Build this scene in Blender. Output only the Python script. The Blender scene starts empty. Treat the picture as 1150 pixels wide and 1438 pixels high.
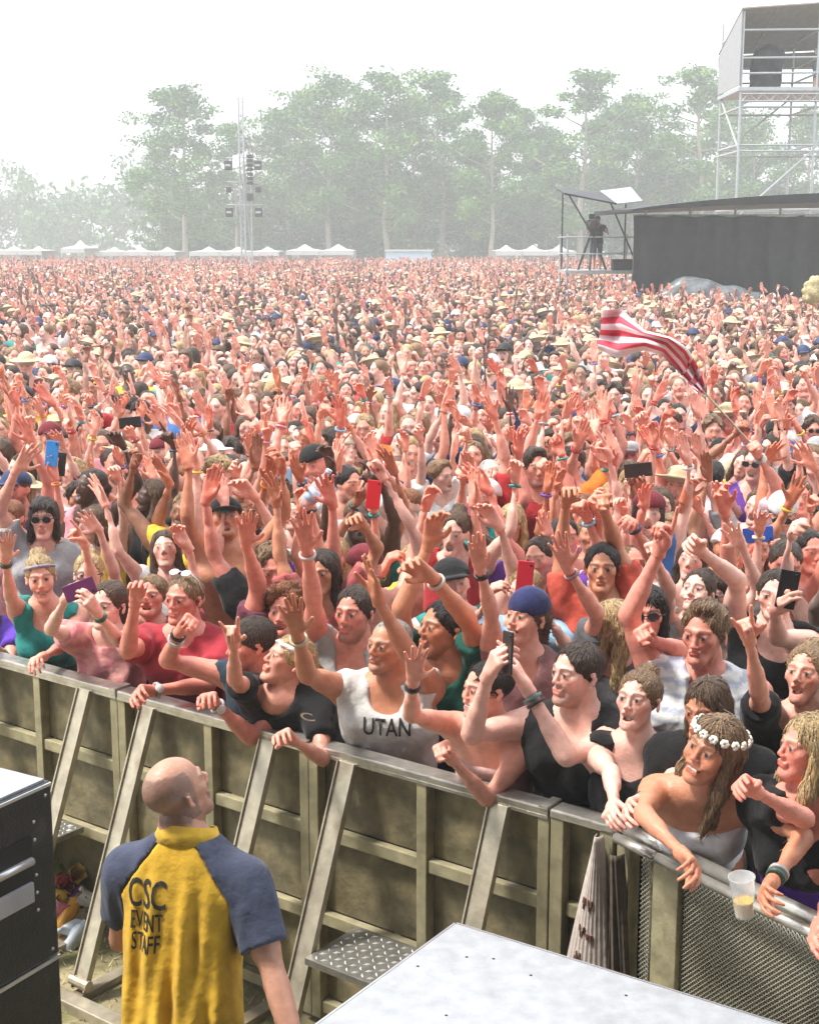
import bpy, bmesh, math, random
import numpy as np
from mathutils import Vector, Matrix
from mathutils.bvhtree import BVHTree

rng = np.random.default_rng(11)
random.seed(5)
SC = bpy.context.scene
COL = SC.collection

# ------------------------------------------------------------------ camera
F_PX, W_PX, H_PX = 2000.0, 1150.0, 1438.0
PITCH = math.atan(379 / F_PX)
CAM = np.array([0.0, 0.0, 3.1])
cd = bpy.data.cameras.new('camera')
cam = bpy.data.objects.new('camera', cd)
COL.objects.link(cam)
cam.location = CAM
cam.rotation_euler = (math.pi / 2 - PITCH, 0, 0)
cd.sensor_fit = 'VERTICAL'
cd.sensor_height = 24.0
cd.lens = 24.0 * F_PX / H_PX
cd.clip_end = 3000
SC.camera = cam

# ------------------------------------------------------------------ sky and light
SUN_EL, SUN_AZ = math.radians(60), math.radians(-95)   # high on the left, through cloud
world = bpy.data.worlds.new('World')
SC.world = world
world.use_nodes = True
wn = world.node_tree.nodes
wl = world.node_tree.links
bg = wn['Background']
sky = wn.new('ShaderNodeTexSky')
sky.sky_type = 'NISHITA'
sky.sun_disc = False
sky.sun_elevation = SUN_EL
sky.sun_rotation = SUN_AZ
sky.dust_density = 4.0
mixw = wn.new('ShaderNodeMix')
mixw.data_type = 'RGBA'
mixw.inputs[0].default_value = 0.88
wl.new(sky.outputs[0], mixw.inputs[6])
mixw.inputs[7].default_value = (10.0, 10.6, 11.1, 1)      # even white cloud cover
wl.new(mixw.outputs[2], bg.inputs[0])
bg.inputs[1].default_value = 0.056
sl = bpy.data.lights.new('sun', 'SUN')
sl.energy = 1.5
sl.angle = math.radians(10)
sl.color = (1.0, 0.95, 0.88)
sun = bpy.data.objects.new('sun', sl)
COL.objects.link(sun)
sd = Vector((math.sin(SUN_AZ) * math.cos(SUN_EL), math.cos(SUN_AZ) * math.cos(SUN_EL), math.sin(SUN_EL)))
sun.rotation_euler = sd.to_track_quat('Z', 'Y').to_euler()
sun.location = (0, 0, 40)
vs = SC.view_settings
vs.view_transform = 'Standard'
vs.look = 'None'
vs.gamma = 1.0
vs.use_curve_mapping = False
vs.exposure = 2.0
SC.cycles.use_denoising = True
SC.cycles.max_bounces = 6
SC.cycles.diffuse_bounces = 3
SC.cycles.glossy_bounces = 2
SC.cycles.transmission_bounces = 4
SC.cycles.volume_bounces = 1
SC.cycles.caustics_reflective = False
SC.cycles.caustics_refractive = False

# ------------------------------------------------------------------ geometry helpers
def A(*v):
    return np.array(v, dtype=float)

def unit(v):
    v = np.asarray(v, float)
    return v / (np.linalg.norm(v) + 1e-12)

def ray(x, y):
    u, v = (x - 575) / F_PX, -(y - 719) / F_PX
    c, s = math.cos(PITCH), math.sin(PITCH)
    return A(u, c + v * s, -s + v * c)

def at_y(x, y, Y):
    r = ray(x, y)
    return CAM + r * (Y / r[1])

def at_z(x, y, z):
    r = ray(x, y)
    return CAM + r * ((z - CAM[2]) / r[2])

def project(p):
    d = np.asarray(p, float) - CAM
    c, s = math.cos(PITCH), math.sin(PITCH)
    zc = d[1] * c - d[2] * s
    yc = d[1] * s + d[2] * c
    return 575 + F_PX * d[0] / zc, 719 - F_PX * yc / zc

def new_mesh(name, V, Q, mats, midx=None, col=None, smooth=True):
    V = np.ascontiguousarray(V, dtype=np.float32)
    me = bpy.data.meshes.new(name)
    if isinstance(Q, np.ndarray):
        n, k = Q.shape
        me.vertices.add(len(V)); me.vertices.foreach_set('co', V.ravel())
        me.loops.add(n * k); me.loops.foreach_set('vertex_index', np.ascontiguousarray(Q, dtype=np.int32).ravel())
        me.polygons.add(n); me.polygons.foreach_set('loop_start', np.arange(0, n * k, k, dtype=np.int32))
        me.update(calc_edges=True)
    else:
        me.from_pydata([tuple(map(float, v)) for v in V], [], Q)
        me.update()
    for m in (mats if isinstance(mats, (list, tuple)) else [mats]):
        me.materials.append(M[m] if isinstance(m, str) else m)
    if midx is not None:
        me.polygons.foreach_set('material_index', np.ascontiguousarray(midx, dtype=np.int32))
    if col is not None:
        a = me.attributes.new('col', 'FLOAT_COLOR', 'POINT')
        c = np.ones((len(V), 4), np.float32); c[:, :3] = col
        a.data.foreach_set('color', c.ravel())
    if smooth: me.shade_smooth()
    else: me.shade_flat()
    me.validate()
    return me

def link(name, me, parent=None, loc=None, rotz=0.0):
    o = bpy.data.objects.new(name, me)
    COL.objects.link(o)
    if parent is not None: o.parent = parent
    if loc is not None: o.location = [float(c) for c in loc]
    if rotz: o.rotation_euler = (0, 0, rotz)
    return o

def tag(o, label=None, cat=None, group=None, kind=None):
    if label: o['label'] = label
    if cat: o['category'] = cat
    if group: o['group'] = group
    if kind: o['kind'] = kind
    return o

def empty(name, loc, label, cat, group=None):
    o = bpy.data.objects.new(name, None)
    COL.objects.link(o)
    o.location = [float(c) for c in loc]
    o.empty_display_size = 0.1
    return tag(o, label, cat, group)

class MB:
    """collects simple solids in world coordinates into one mesh"""
    def __init__(s): s.V = []; s.F = []
    def add(s, V, F):
        o = len(s.V)
        s.V += [tuple(map(float, v)) for v in V]
        s.F += [tuple(i + o for i in f) for f in F]
        return s
    def frame_box(s, c, ex, ey, ez, hx, hy, hz):
        c, ex, ey, ez = map(np.asarray, (c, ex, ey, ez))
        V = [c + ex * hx * a + ey * hy * b + ez * hz * d for a in (-1, 1) for b in (-1, 1) for d in (-1, 1)]
        return s.add(V, [(0, 1, 3, 2), (4, 6, 7, 5), (0, 4, 5, 1), (2, 3, 7, 6), (0, 2, 6, 4), (1, 5, 7, 3)])
    def box(s, lo, hi):
        lo, hi = np.asarray(lo, float), np.asarray(hi, float)
        return s.frame_box((lo + hi) / 2, A(1, 0, 0), A(0, 1, 0), A(0, 0, 1), *((hi - lo) / 2))
    def bar(s, a, b, w, h, side=None):
        """rectangular bar from a to b, width w along side, height h across"""
        a, b = np.asarray(a, float), np.asarray(b, float)
        ex = unit(b - a)
        if side is None:
            side = A(0, 0, 1) if abs(ex[2]) < .9 else A(1, 0, 0)
        ey = unit(np.asarray(side) - ex * np.dot(side, ex))
        ez = np.cross(ex, ey)
        return s.frame_box((a + b) / 2, ex, ey, ez, np.linalg.norm(b - a) / 2, w / 2, h / 2)
    def tube(s, pts, rad, n=8, cap=True):
        pts = [np.asarray(p, float) for p in pts]
        if np.isscalar(rad): rad = [rad] * len(pts)
        V = []; prev = None
        for i, p in enumerate(pts):
            t = unit(pts[min(i + 1, len(pts) - 1)] - pts[max(i - 1, 0)])
            if prev is None:
                prev = unit(np.cross(t, A(0, 0, 1) if abs(t[2]) < .9 else A(1, 0, 0)))
            e1 = unit(prev - t * np.dot(prev, t)); e2 = np.cross(t, e1); prev = e1
            V += [p + rad[i] * (math.cos(k * 2 * math.pi / n) * e1 + math.sin(k * 2 * math.pi / n) * e2) for k in range(n)]
        Fc = [(i * n + k, i * n + (k + 1) % n, (i + 1) * n + (k + 1) % n, (i + 1) * n + k) for i in range(len(pts) - 1) for k in range(n)]
        if cap:
            Fc += [tuple(range(n - 1, -1, -1)), tuple((len(pts) - 1) * n + k for k in range(n))]
        return s.add(V, Fc)
    def lathe(s, c, prof, n=14, up=(0, 0, 1)):
        """prof: list of (radius, height) from bottom to top"""
        c, up = np.asarray(c, float), unit(up)
        e1 = unit(np.cross(up, A(1, 0, 0) if abs(up[0]) < .9 else A(0, 1, 0))); e2 = np.cross(up, e1)
        V = [c + up * h + r * (math.cos(k * 2 * math.pi / n) * e1 + math.sin(k * 2 * math.pi / n) * e2) for r, h in prof for k in range(n)]
        Fc = [(i * n + k, i * n + (k + 1) % n, (i + 1) * n + (k + 1) % n, (i + 1) * n + k) for i in range(len(prof) - 1) for k in range(n)]
        Fc += [tuple(range(n - 1, -1, -1)), tuple((len(prof) - 1) * n + k for k in range(n))]
        return s.add(V, Fc)
    def build(s, name, mat, parent=None, origin=None, smooth=False, bevel=0.0):
        """vertices are world coordinates; origin = parent's world location"""
        org = np.zeros(3) if origin is None else np.asarray(origin, float)
        q = parent
        while origin is None and q is not None: org = org + np.array(q.location); q = q.parent
        V = np.array(s.V) - org
        me = new_mesh(name, V, s.F, mat, smooth=smooth)
        if bevel:
            bm = bmesh.new(); bm.from_mesh(me)
            bmesh.ops.bevel(bm, geom=[e for e in bm.edges], offset=bevel, segments=2, affect='EDGES', profile=.6)
            bm.to_mesh(me); bm.free()
        o = link(name, me, parent)
        if parent is None: o.location = [float(c) for c in org]
        return o

# ------------------------------------------------------------------ materials
M = {}
def mat(name, color=(.5, .5, .5), rough=.6, metal=0.0, attr=False, var=.15, scale=8.0, bump=0.0, bscale=60.0, stretch=None,
        spec=.5, trans=0.0, alpha=1.0, col2=None, thresh=None, sheen=0.0, sss=0.0):
    m = bpy.data.materials.new(name); m.use_nodes = True
    nt = m.node_tree; N = nt.nodes; L = nt.links
    b = N['Principled BSDF']
    tc = N.new('ShaderNodeTexCoord')
    vec = tc.outputs['Object']
    if stretch:
        mp = N.new('ShaderNodeMapping'); mp.inputs['Scale'].default_value = stretch
        L.new(vec, mp.inputs[0]); vec = mp.outputs[0]
    nz = N.new('ShaderNodeTexNoise'); nz.inputs['Scale'].default_value = scale; nz.inputs['Detail'].default_value = 5
    L.new(vec, nz.inputs['Vector'])
    if attr:
        at = N.new('ShaderNodeAttribute'); at.attribute_name = 'col'; base = at.outputs['Color']
    else:
        rg = N.new('ShaderNodeRGB'); rg.outputs[0].default_value = (*color, 1); base = rg.outputs[0]
    if col2 is not None:
        mr = N.new('ShaderNodeMapRange'); mr.inputs[1].default_value, mr.inputs[2].default_value = thresh or (.4, .6)
        L.new(nz.outputs['Fac'], mr.inputs[0])
        mx = N.new('ShaderNodeMix'); mx.data_type = 'RGBA'
        L.new(mr.outputs[0], mx.inputs[0]); L.new(base, mx.inputs[6]); mx.inputs[7].default_value = (*col2, 1)
        base = mx.outputs[2]
    if var:
        nz2 = N.new('ShaderNodeTexNoise'); nz2.inputs['Scale'].default_value = scale * 2.3; nz2.inputs['Detail'].default_value = 6
        L.new(vec, nz2.inputs['Vector'])
        mr2 = N.new('ShaderNodeMapRange')
        mr2.inputs[1].default_value, mr2.inputs[2].default_value = .3, .7
        mr2.inputs[3].default_value, mr2.inputs[4].default_value = 1 - var, 1 + var
        L.new(nz2.outputs['Fac'], mr2.inputs[0])
        vm = N.new('ShaderNodeVectorMath'); vm.operation = 'SCALE'
        L.new(base, vm.inputs[0]); L.new(mr2.outputs[0], vm.inputs['Scale'])
        base = vm.outputs[0]
    L.new(base, b.inputs['Base Color'])
    b.inputs['Roughness'].default_value = rough
    b.inputs['Metallic'].default_value = metal
    b.inputs['Specular IOR Level'].default_value = spec
    b.inputs['Transmission Weight'].default_value = trans
    b.inputs['Alpha'].default_value = alpha
    if sheen: b.inputs['Sheen Weight'].default_value = sheen
    if sss:
        b.inputs['Subsurface Weight'].default_value = sss
        b.inputs['Subsurface Radius'].default_value = (.012, .004, .002)
        b.inputs['Subsurface Scale'].default_value = 1.0
    if bump:
        nb = N.new('ShaderNodeTexNoise'); nb.inputs['Scale'].default_value = bscale; nb.inputs['Detail'].default_value = 4
        L.new(vec, nb.inputs['Vector'])
        bp = N.new('ShaderNodeBump'); bp.inputs['Strength'].default_value = bump; bp.inputs['Distance'].default_value = .01
        L.new(nb.outputs['Fac'], bp.inputs['Height']); L.new(bp.outputs[0], b.inputs['Normal'])
    M[name] = m
    return m

mat('skin', attr=True, rough=.46, var=.13, scale=14, bump=.18, bscale=120, spec=.5)
mat('cloth', attr=True, rough=.85, var=.16, scale=9, bump=1.0, bscale=18, spec=.2, sheen=.1)
mat('hair', attr=True, rough=.40, var=.5, scale=30, stretch=(4, 4, .5), bump=1.0, bscale=55, spec=.4)
mat('crowd_far', attr=True, rough=.7, var=.18, scale=6)
mat('gear', attr=True, rough=.35, var=.05, scale=20)
mat('barrier_metal', (.36, .32, .195), rough=.55, metal=.15, var=.25, scale=6, bump=.3, bscale=30, col2=(.38, .34, .21), thresh=(.45, .65))
mat('barrier_sheet', (.165, .142, .082), rough=.6, metal=.15, var=.35, scale=5, bump=.35, bscale=40, col2=(.26, .215, .115), thresh=(.42, .62))
mat('brace_metal', (.47, .42, .32), rough=.42, metal=.5, var=.2, scale=7, bump=.2, bscale=30, col2=(.33, .265, .18), thresh=(.5, .7))
mat('rail_metal', (.55, .53, .48), rough=.33, metal=.75, var=.18, scale=9, bump=.15, bscale=40)
mat('chequer', (.26, .25, .22), rough=.38, metal=.6, var=.2, scale=10, bump=.1)
mat('tread', (.80, .79, .75), rough=.25, metal=.6, var=.1)
mat('wire', (.68, .65, .54), rough=.4, metal=.4, var=.1)
mat('black_paint', (.018, .019, .020), rough=.38, var=.3, scale=7, bump=.35, bscale=130, col2=(.05, .052, .05), thresh=(.62, .72))
mat('black_dark', (.008, .008, .009), rough=.5, var=.1)
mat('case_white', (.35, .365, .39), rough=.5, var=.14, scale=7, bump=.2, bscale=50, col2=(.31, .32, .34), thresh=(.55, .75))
mat('cabinet_grey', (.34, .355, .38), rough=.4, var=.12, scale=4, bump=.2, bscale=60)
mat('alu', (.62, .63, .65), rough=.35, metal=.7, var=.1)
mat('steel_pole', (.42, .44, .45), rough=.45, metal=.3, var=.1)
mat('tarp_black', (.014, .014, .016), rough=.5, var=.5, scale=1.6, bump=.8, bscale=5, spec=.3)
mat('tarp_grey', (.14, .15, .16), rough=.35, var=.35, scale=3, bump=.6, bscale=9)
mat('tarp_tan', (.22, .19, .155), rough=.7, var=.15, scale=2)
mat('tent_white', (.46, .46, .46), rough=.6, var=.06, scale=1)
mat('banner_blue', (.45, .62, .80), rough=.6, var=.1)
mat('speaker_black', (.02, .02, .022), rough=.6, var=.2)
mat('bark', (.30, .27, .22), rough=.9, var=.3, scale=3, bump=.5, bscale=12)
mat('leaf_mid', (.070, .165, .030), rough=.6, var=.35, scale=.8)
mat('leaf_light', (.115, .22, .035), rough=.6, var=.35, scale=.8)
mat('leaf_dark', (.045, .115, .030), rough=.6, var=.35, scale=.8)
mat('dry_ground', (.30, .25, .14), rough=.95, var=.35, scale=3, bump=.6, bscale=40, col2=(.16, .15, .06), thresh=(.45, .62))
mat('dust_ground', (.34, .29, .22), rough=.95, var=.2, scale=.6)
mat('straw', (.42, .36, .20), rough=.9, var=.4, scale=20)
mat('grass_blade', (.16, .20, .06), rough=.8, var=.4, scale=20)
mat('clear_plastic', (.85, .88, .90), rough=.08, alpha=.30, var=0, spec=.5)
mat('beer', (.80, .50, .08), rough=.15, var=.05)
mat('print_black', (.02, .02, .02), rough=.8, var=.1)
mat('print_white', (.75, .75, .72), rough=.8, var=.1)
mat('print_brown', (.20, .09, .06), rough=.8, var=.1)
mat('petal', (.80, .78, .70), rough=.7, var=.08)
# ------------------------------------------------------------------ implicit surfaces -> quads
def smin(a, b, k):
    if k <= 0: return np.minimum(a, b)
    h = np.clip(.5 + .5 * (b - a) / k, 0, 1)
    return b + (a - b) * h - k * h * (1 - h)

def axis(*parts):
    """axis((lo, hi, step), (hi, hi2, step2) ...)"""
    out = [np.arange(lo, hi - 1e-6, st) for lo, hi, st in parts]
    return np.concatenate(out + [np.array([parts[-1][1]])]).astype(np.float32)

class Field:
    def __init__(s, xs, ys, zs):
        s.ax = [np.asarray(a, np.float32) for a in (xs, ys, zs)]
        s.F = np.full([len(a) for a in s.ax], .5, np.float32)
    @staticmethod
    def boxed(lo, hi, h, zc=None):
        ax_ = [np.arange(l, u + h, h) for l, u in zip(lo, hi)]
        if zc is not None and zc > lo[2]:                 # coarser rings below zc
            ax_[2] = np.concatenate([np.arange(lo[2], zc, 2.1 * h), np.arange(zc, hi[2] + h, h)])
        return Field(*ax_)
    def region(s, lo, hi):
        sl = []
        for a, l, h in zip(s.ax, lo, hi):
            i, j = np.searchsorted(a, l), np.searchsorted(a, h)
            sl.append(slice(max(i - 1, 0), min(j + 1, len(a))))
        sl = tuple(sl)
        x, y, z = [a[q] for a, q in zip(s.ax, sl)]
        return sl, x[:, None, None], y[None, :, None], z[None, None, :]
    def put(s, sl, d, k, mode):
        f = s.F[sl]
        if mode == 'u': s.F[sl] = smin(f, d, k)
        elif mode == 'c': s.F[sl] = -smin(-f, d, k)          # cut d away
        elif mode == 'i': s.F[sl] = -smin(-f, -d, k)         # keep inside d
    def cone(s, a, b, ra, rb, k=.03, mode='u'):
        a, b = np.asarray(a, float), np.asarray(b, float)
        n = max(1, int(np.linalg.norm(b - a) / .16))
        for i in range(n):
            s._cone(a + (b - a) * i / n, a + (b - a) * (i + 1) / n, ra + (rb - ra) * i / n, ra + (rb - ra) * (i + 1) / n, k, mode)
    def _cone(s, a, b, ra, rb, k, mode):
        m = max(ra, rb) + k + .03
        sl, x, y, z = s.region(np.minimum(a, b) - m, np.maximum(a, b) + m)
        if s.F[sl].size == 0: return
        d = b - a; L = float(d @ d) + 1e-12
        px, py, pz = x - a[0], y - a[1], z - a[2]
        h = np.clip((px * d[0] + py * d[1] + pz * d[2]) / L, 0, 1)
        q = np.sqrt(np.square(px - h * d[0]) + np.square(py - h * d[1]) + np.square(pz - h * d[2])) - (ra + (rb - ra) * h)
        s.put(sl, q, k, mode)
    def ball(s, c, r, k=.03, mode='u', R=None):
        """ellipsoid; r scalar or 3 radii, R columns = axes"""
        c = np.asarray(c, float); r = np.ones(3) * r
        m = r.max() + k + .03
        sl, x, y, z = s.region(c - m, c + m)
        if s.F[sl].size == 0: return
        p = [x - c[0], y - c[1], z - c[2]]
        if R is not None:
            p = [p[0] * R[0, i] + p[1] * R[1, i] + p[2] * R[2, i] for i in range(3)]
        g = np.sqrt(sum(np.square(p[i] / r[i]) for i in range(3)))
        g2 = np.sqrt(sum(np.square(p[i] / r[i] ** 2) for i in range(3))) + 1e-6
        s.put(sl, g * (g - 1) / g2, k, mode)
    def plane(s, c, n, mode='c', k=.004):
        """cut away (or keep) the side the normal points to"""
        x, y, z = s.ax[0][:, None, None], s.ax[1][None, :, None], s.ax[2][None, None, :]
        d = (x - c[0]) * n[0] + (y - c[1]) * n[1] + (z - c[2]) * n[2]
        s.put((slice(None),) * 3, -d, k, mode)
    def loft(s, O, r, f, u, prof, infl=0.0, k=.03):
        """torso: superellipse sections; prof rows (height, half width, half depth, forward shift)"""
        P = np.array(prof)
        hi = P[:, 0].max() + .1; lo = P[:, 0].min() - .1
        ends = [O + u * lo, O + u * hi]
        w = .3
        sl, x, y, z = s.region(np.minimum(*ends) - w, np.maximum(*ends) + w)
        px, py, pz = x - O[0], y - O[1], z - O[2]
        a = px * r[0] + py * r[1] + pz * r[2]
        b = px * f[0] + py * f[1] + pz * f[2]
        t = px * u[0] + py * u[1] + pz * u[2]
        W = np.interp(t, P[:, 0], P[:, 1]).astype(np.float32) + infl
        D = np.interp(t, P[:, 0], P[:, 2]).astype(np.float32) + infl
        b = b - np.interp(t, P[:, 0], P[:, 3]).astype(np.float32)
        e = 2.5
        g = (np.abs(a / W) ** e + np.abs(b / D) ** e) ** (1 / e)
        d = (g - 1) * np.minimum(W, D)
        over = np.maximum(t - P[-1, 0], P[0, 0] - t)
        d = np.maximum(d, over).astype(np.float32)
        s.put(sl, d, k, 'u')
        return sl, a, b, t
    def ripple(s, amp, freq, seed=0):
        x, y, z = s.ax[0][:, None, None], s.ax[1][None, :, None], s.ax[2][None, None, :]
        q = np.random.default_rng(seed).uniform(0, 6.28, 6)
        s.F += amp * (np.sin(freq * x + 1.6 * np.sin(freq * .45 * z + q[0]) + q[1]) * np.sin(freq * .38 * z + 1.2 * np.sin(freq * .5 * y + q[2]) + q[3])
                      + .6 * np.sin(freq * .8 * (y + .5 * x) + q[4]) * np.sin(freq * .55 * z + q[5])).astype(np.float32)
    def sample(s, V):
        idx = []
        for a, c in zip(s.ax, V.T):
            i = np.clip(np.searchsorted(a, c), 1, len(a) - 1)
            i = np.where(np.abs(a[i - 1] - c) < np.abs(a[i] - c), i - 1, i)
            idx.append(i)
        out = s.F[tuple(idx)].copy()
        for a, c in zip(s.ax, V.T):
            out[(c < a[0]) | (c > a[-1])] = .5
        return out
    def mesh(s):
        F = s.F
        for a in range(3):                       # close the border
            sl = [slice(None)] * 3
            for e in (0, -1):
                sl[a] = e; F[tuple(sl)] = np.maximum(F[tuple(sl)], .01)
        neg = F < 0
        nx, ny, nz = F.shape
        dims = (nx, ny, nz)
        ids, pos, quads = [], [], []
        for a in range(3):
            s0 = [slice(None)] * 3; s1 = [slice(None)] * 3
            s0[a] = slice(0, -1); s1[a] = slice(1, None)
            I = np.array(np.nonzero(neg[tuple(s0)] != neg[tuple(s1)]))
            if I.shape[1] == 0: continue
            J = I.copy(); J[a] += 1
            f0, f1 = F[tuple(I)], F[tuple(J)]
            t = f0 / (f0 - f1)
            p = np.stack([s.ax[c][I[c]] for c in range(3)], 1)
            p[:, a] += t * (s.ax[a][J[a]] - s.ax[a][I[a]])
            b, c = (a + 1) % 3, (a + 2) % 3
            q = []
            for ob, oc in ((0, 0), (-1, 0), (-1, -1), (0, -1)):
                K = I.copy(); K[b] += ob; K[c] += oc
                q.append((K[0] * ny + K[1]) * nz + K[2])
            q = np.stack(q, 1)
            ids.append(q.ravel()); pos.append(np.repeat(p, 4, 0))
            inside = neg[tuple(I)]
            quads.append(np.where(inside[:, None], q, q[:, ::-1]))
        if not ids:
            return np.zeros((0, 3)), np.zeros((0, 4), int)
        ids = np.concatenate(ids); pos = np.concatenate(pos); quads = np.concatenate(quads)
        uq, inv = np.unique(ids, return_inverse=True)
        n = np.bincount(inv)
        V = np.stack([np.bincount(inv, pos[:, c]) / n for c in range(3)], 1)
        return V, np.searchsorted(uq, quads)

def drop(V, Q, bad):
    """delete faces whose vertices are all bad, then unused vertices"""
    Q = Q[~bad[Q].all(1)]
    used = np.zeros(len(V), bool); used[Q.ravel()] = True
    m = np.cumsum(used) - 1
    return V[used], m[Q], used

def relax(V, Q, it=1, w=.5):
    n = len(V)
    e = np.concatenate([Q[:, [0, 1]], Q[:, [1, 2]], Q[:, [2, 3]], Q[:, [3, 0]]])
    a = np.concatenate([e[:, 0], e[:, 1]]); b = np.concatenate([e[:, 1], e[:, 0]])
    cnt = np.maximum(np.bincount(a, minlength=n), 1)
    for _ in range(it):
        av = np.stack([np.bincount(a, V[b, c], minlength=n) / cnt for c in range(3)], 1)
        V = V * (1 - w) + av * w
    return V

# ------------------------------------------------------------------ head templates (face looks to -y)
HEADS = {}
def head(female, mouth, lod):
    key = (female, mouth, lod)
    if key in HEADS: return HEADS[key]
    q = {0: 1.32, 1: 2.6, 2: 3.6, 3: 3.3}[lod]
    fx = axis((-.10, -.06, .009 * q), (-.06, .06, .0043 * q), (.06, .10, .009 * q))
    fy = axis((-.15, -.05, .0043 * q), (-.05, .135, .011 * q))
    fz = axis((-.215, -.125, .012 * q), (-.125, .045, .0043 * q), (.045, .15, .010 * q))
    f = Field(fx, fy, fz)
    jw = .030 if female else .037
    f.ball((0, .014, .036), (.075, .097, .084), .02)
    f.ball((0, -.020, -.022), (.060, .068, .080), .025)
    f.cone((-.015 if not female else -.009, -.064, -.098), (.015 if not female else .009, -.064, -.098), .020, .020, .025)
    f.ball((0, -.078, -.104), .013 if female else .016, .02)
    for s in (-1, 1):
        f.cone((s * jw, .005, -.058), (s * .016, -.056, -.098), .021, .019, .028)
        f.ball((s * .046, -.052, -.012), .020, .022)
        f.cone((s * .012, -.087, .026), (s * .050, -.066, .025), .0075 if female else .0100, .008, .014)
        f.ball((s * .032, -.104, .004), (.020, .024, .0145), .014, 'c')
        f.ball((s * .032, -.0735, .004), .0140, .002)
        f.cone((s * .019, -.0838, .0105), (s * .045, -.0768, .0100), .0045, .0050, .005)
        f.cone((s * .021, -.0825, -.0045), (s * .043, -.0765, -.0035), .0042, .0045, .006)
        f.ball((s * .0825, .018, -.006), (.0095, .020, .032), .006); f.ball((s * .089, .012, -.004), (.006, .010, .018), .004, 'c')
        f.ball((s * .0120, -.095, -.033), (.0075, .010, .0070), .008)
    f.cone((0, -.086, .014), (0, -.1045, -.026), .0068, .0092 if female else .0102, .010)
    mz = -.062
    if mouth == 'closed':
        f.cone((-.020, -.086, mz + .004), (.020, -.086, mz + .004), .008, .008, .008)
        f.cone((-.016, -.085, mz - .008), (.016, -.085, mz - .008), .009, .009, .006)
        f.ball((0, -.1, mz - .0025), (.026, .010, .0022), .003, 'c')
    elif mouth == 'smile':
        f.cone((-.026, -.082, mz + .008), (.026, -.082, mz + .008), .008, .008, .008)
        f.cone((-.018, -.082, mz - .012), (.018, -.082, mz - .012), .009, .009, .006)
        f.ball((0, -.098, mz - .002), (.027, .016, .0065), .004, 'c')
        for s in (-1, 1): f.ball((s * .045, -.065, -.035), .019, .018)
    else:
        f.cone((-.022, -.082, mz + .010), (.022, -.082, mz + .010), .008, .008, .008)
        f.cone((-.016, -.078, mz - .026), (.016, -.078, mz - .026), .010, .010, .008)
        f.ball((0, -.095, mz - .007), (.022, .030, .0155), .004, 'c')
    nr = .050 if female else .058
    f.cone((0, .018, -.06), (0, .030, -.215), nr, nr, .02)
    V, Q = f.mesh()
    x, y, z = V.T
    r = lambda cx, cy, cz, rr: np.sqrt((x - cx) ** 2 + (y - cy) ** 2 + (z - cz) ** 2) < rr
    ss = lambda v, a, b: np.clip((v - a) / (b - a), 0, 1)
    ax_ = np.abs(x)
    eye = (np.sqrt((ax_ - .032) ** 2 + (y + .0735) ** 2 + (z - .004) ** 2) < .0156) & (y < -.0735) & (np.abs(z - .0032) < .0066) & (np.abs(ax_ - .032) < .0125)
    iris = eye & (np.sqrt((ax_ - .032) ** 2 + (z - .003) ** 2) < .0078)
    lid = np.exp(-((z - .0105) / .0026) ** 2) * (np.abs(ax_ - .032) < .0165) * (y < -.064) * ~eye + .18 * np.exp(-(((ax_ - .030) / .017) ** 2 + ((z - .008) / .013) ** 2)) * (y < -.06) * ~eye  # dark lid line plus soft shade painted into the eye socket
    brow = np.exp(-((z - (.030 - (ax_ - .03) ** 2 * 6)) / .0055) ** 2) * (ax_ > .012) * (ax_ < .056) * (y < -.06)
    hw = {'closed': .024, 'smile': .031, 'open': .026}[mouth]
    hh = {'closed': .013, 'smile': .0165, 'open': .028}[mouth]
    mc = {'closed': mz - .002, 'smile': mz - .002, 'open': mz - .008}[mouth]
    lips = (((ax_ / hw) ** 2 + ((z - mc) / hh) ** 2) < 1) & (y < -.070)
    inner = lips & (((ax_ / (hw * .86)) ** 2 + ((z - mc) / (hh * .62)) ** 2) < 1) & (y > {'closed': -.087, 'smile': -.0875, 'open': -.083}[mouth])
    teeth = inner & (z > mc - (.006 if mouth == 'smile' else -.004)) & (mouth != 'closed') & (y < -.055)
    if mouth == 'smile': teeth = lips & (ax_ < hw * .66) & (np.abs(z - mc - .001) < .0042)
    cheek = np.exp(-(((ax_ - .045) / .022) ** 2 + ((z + .03) / .025) ** 2)) * (y < -.03) + np.exp(-((x / .014) ** 2 + ((z + .025) / .018) ** 2)) * (y < -.09)
    beard = ss(-z, .045, .075) * ss(-y, -.03, .02) * (z > -.135)
    beard = np.maximum(beard, ((z < -.040) & (z > mc) & (ax_ < .035) & (y < -.07)) * .8)
    HEADS[key] = (V, Q, dict(eye=eye, iris=iris, lid=lid, brow=brow, lips=lips & ~inner, inner=inner & ~teeth, teeth=teeth, cheek=cheek, beard=beard))
    return HEADS[key]

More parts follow.
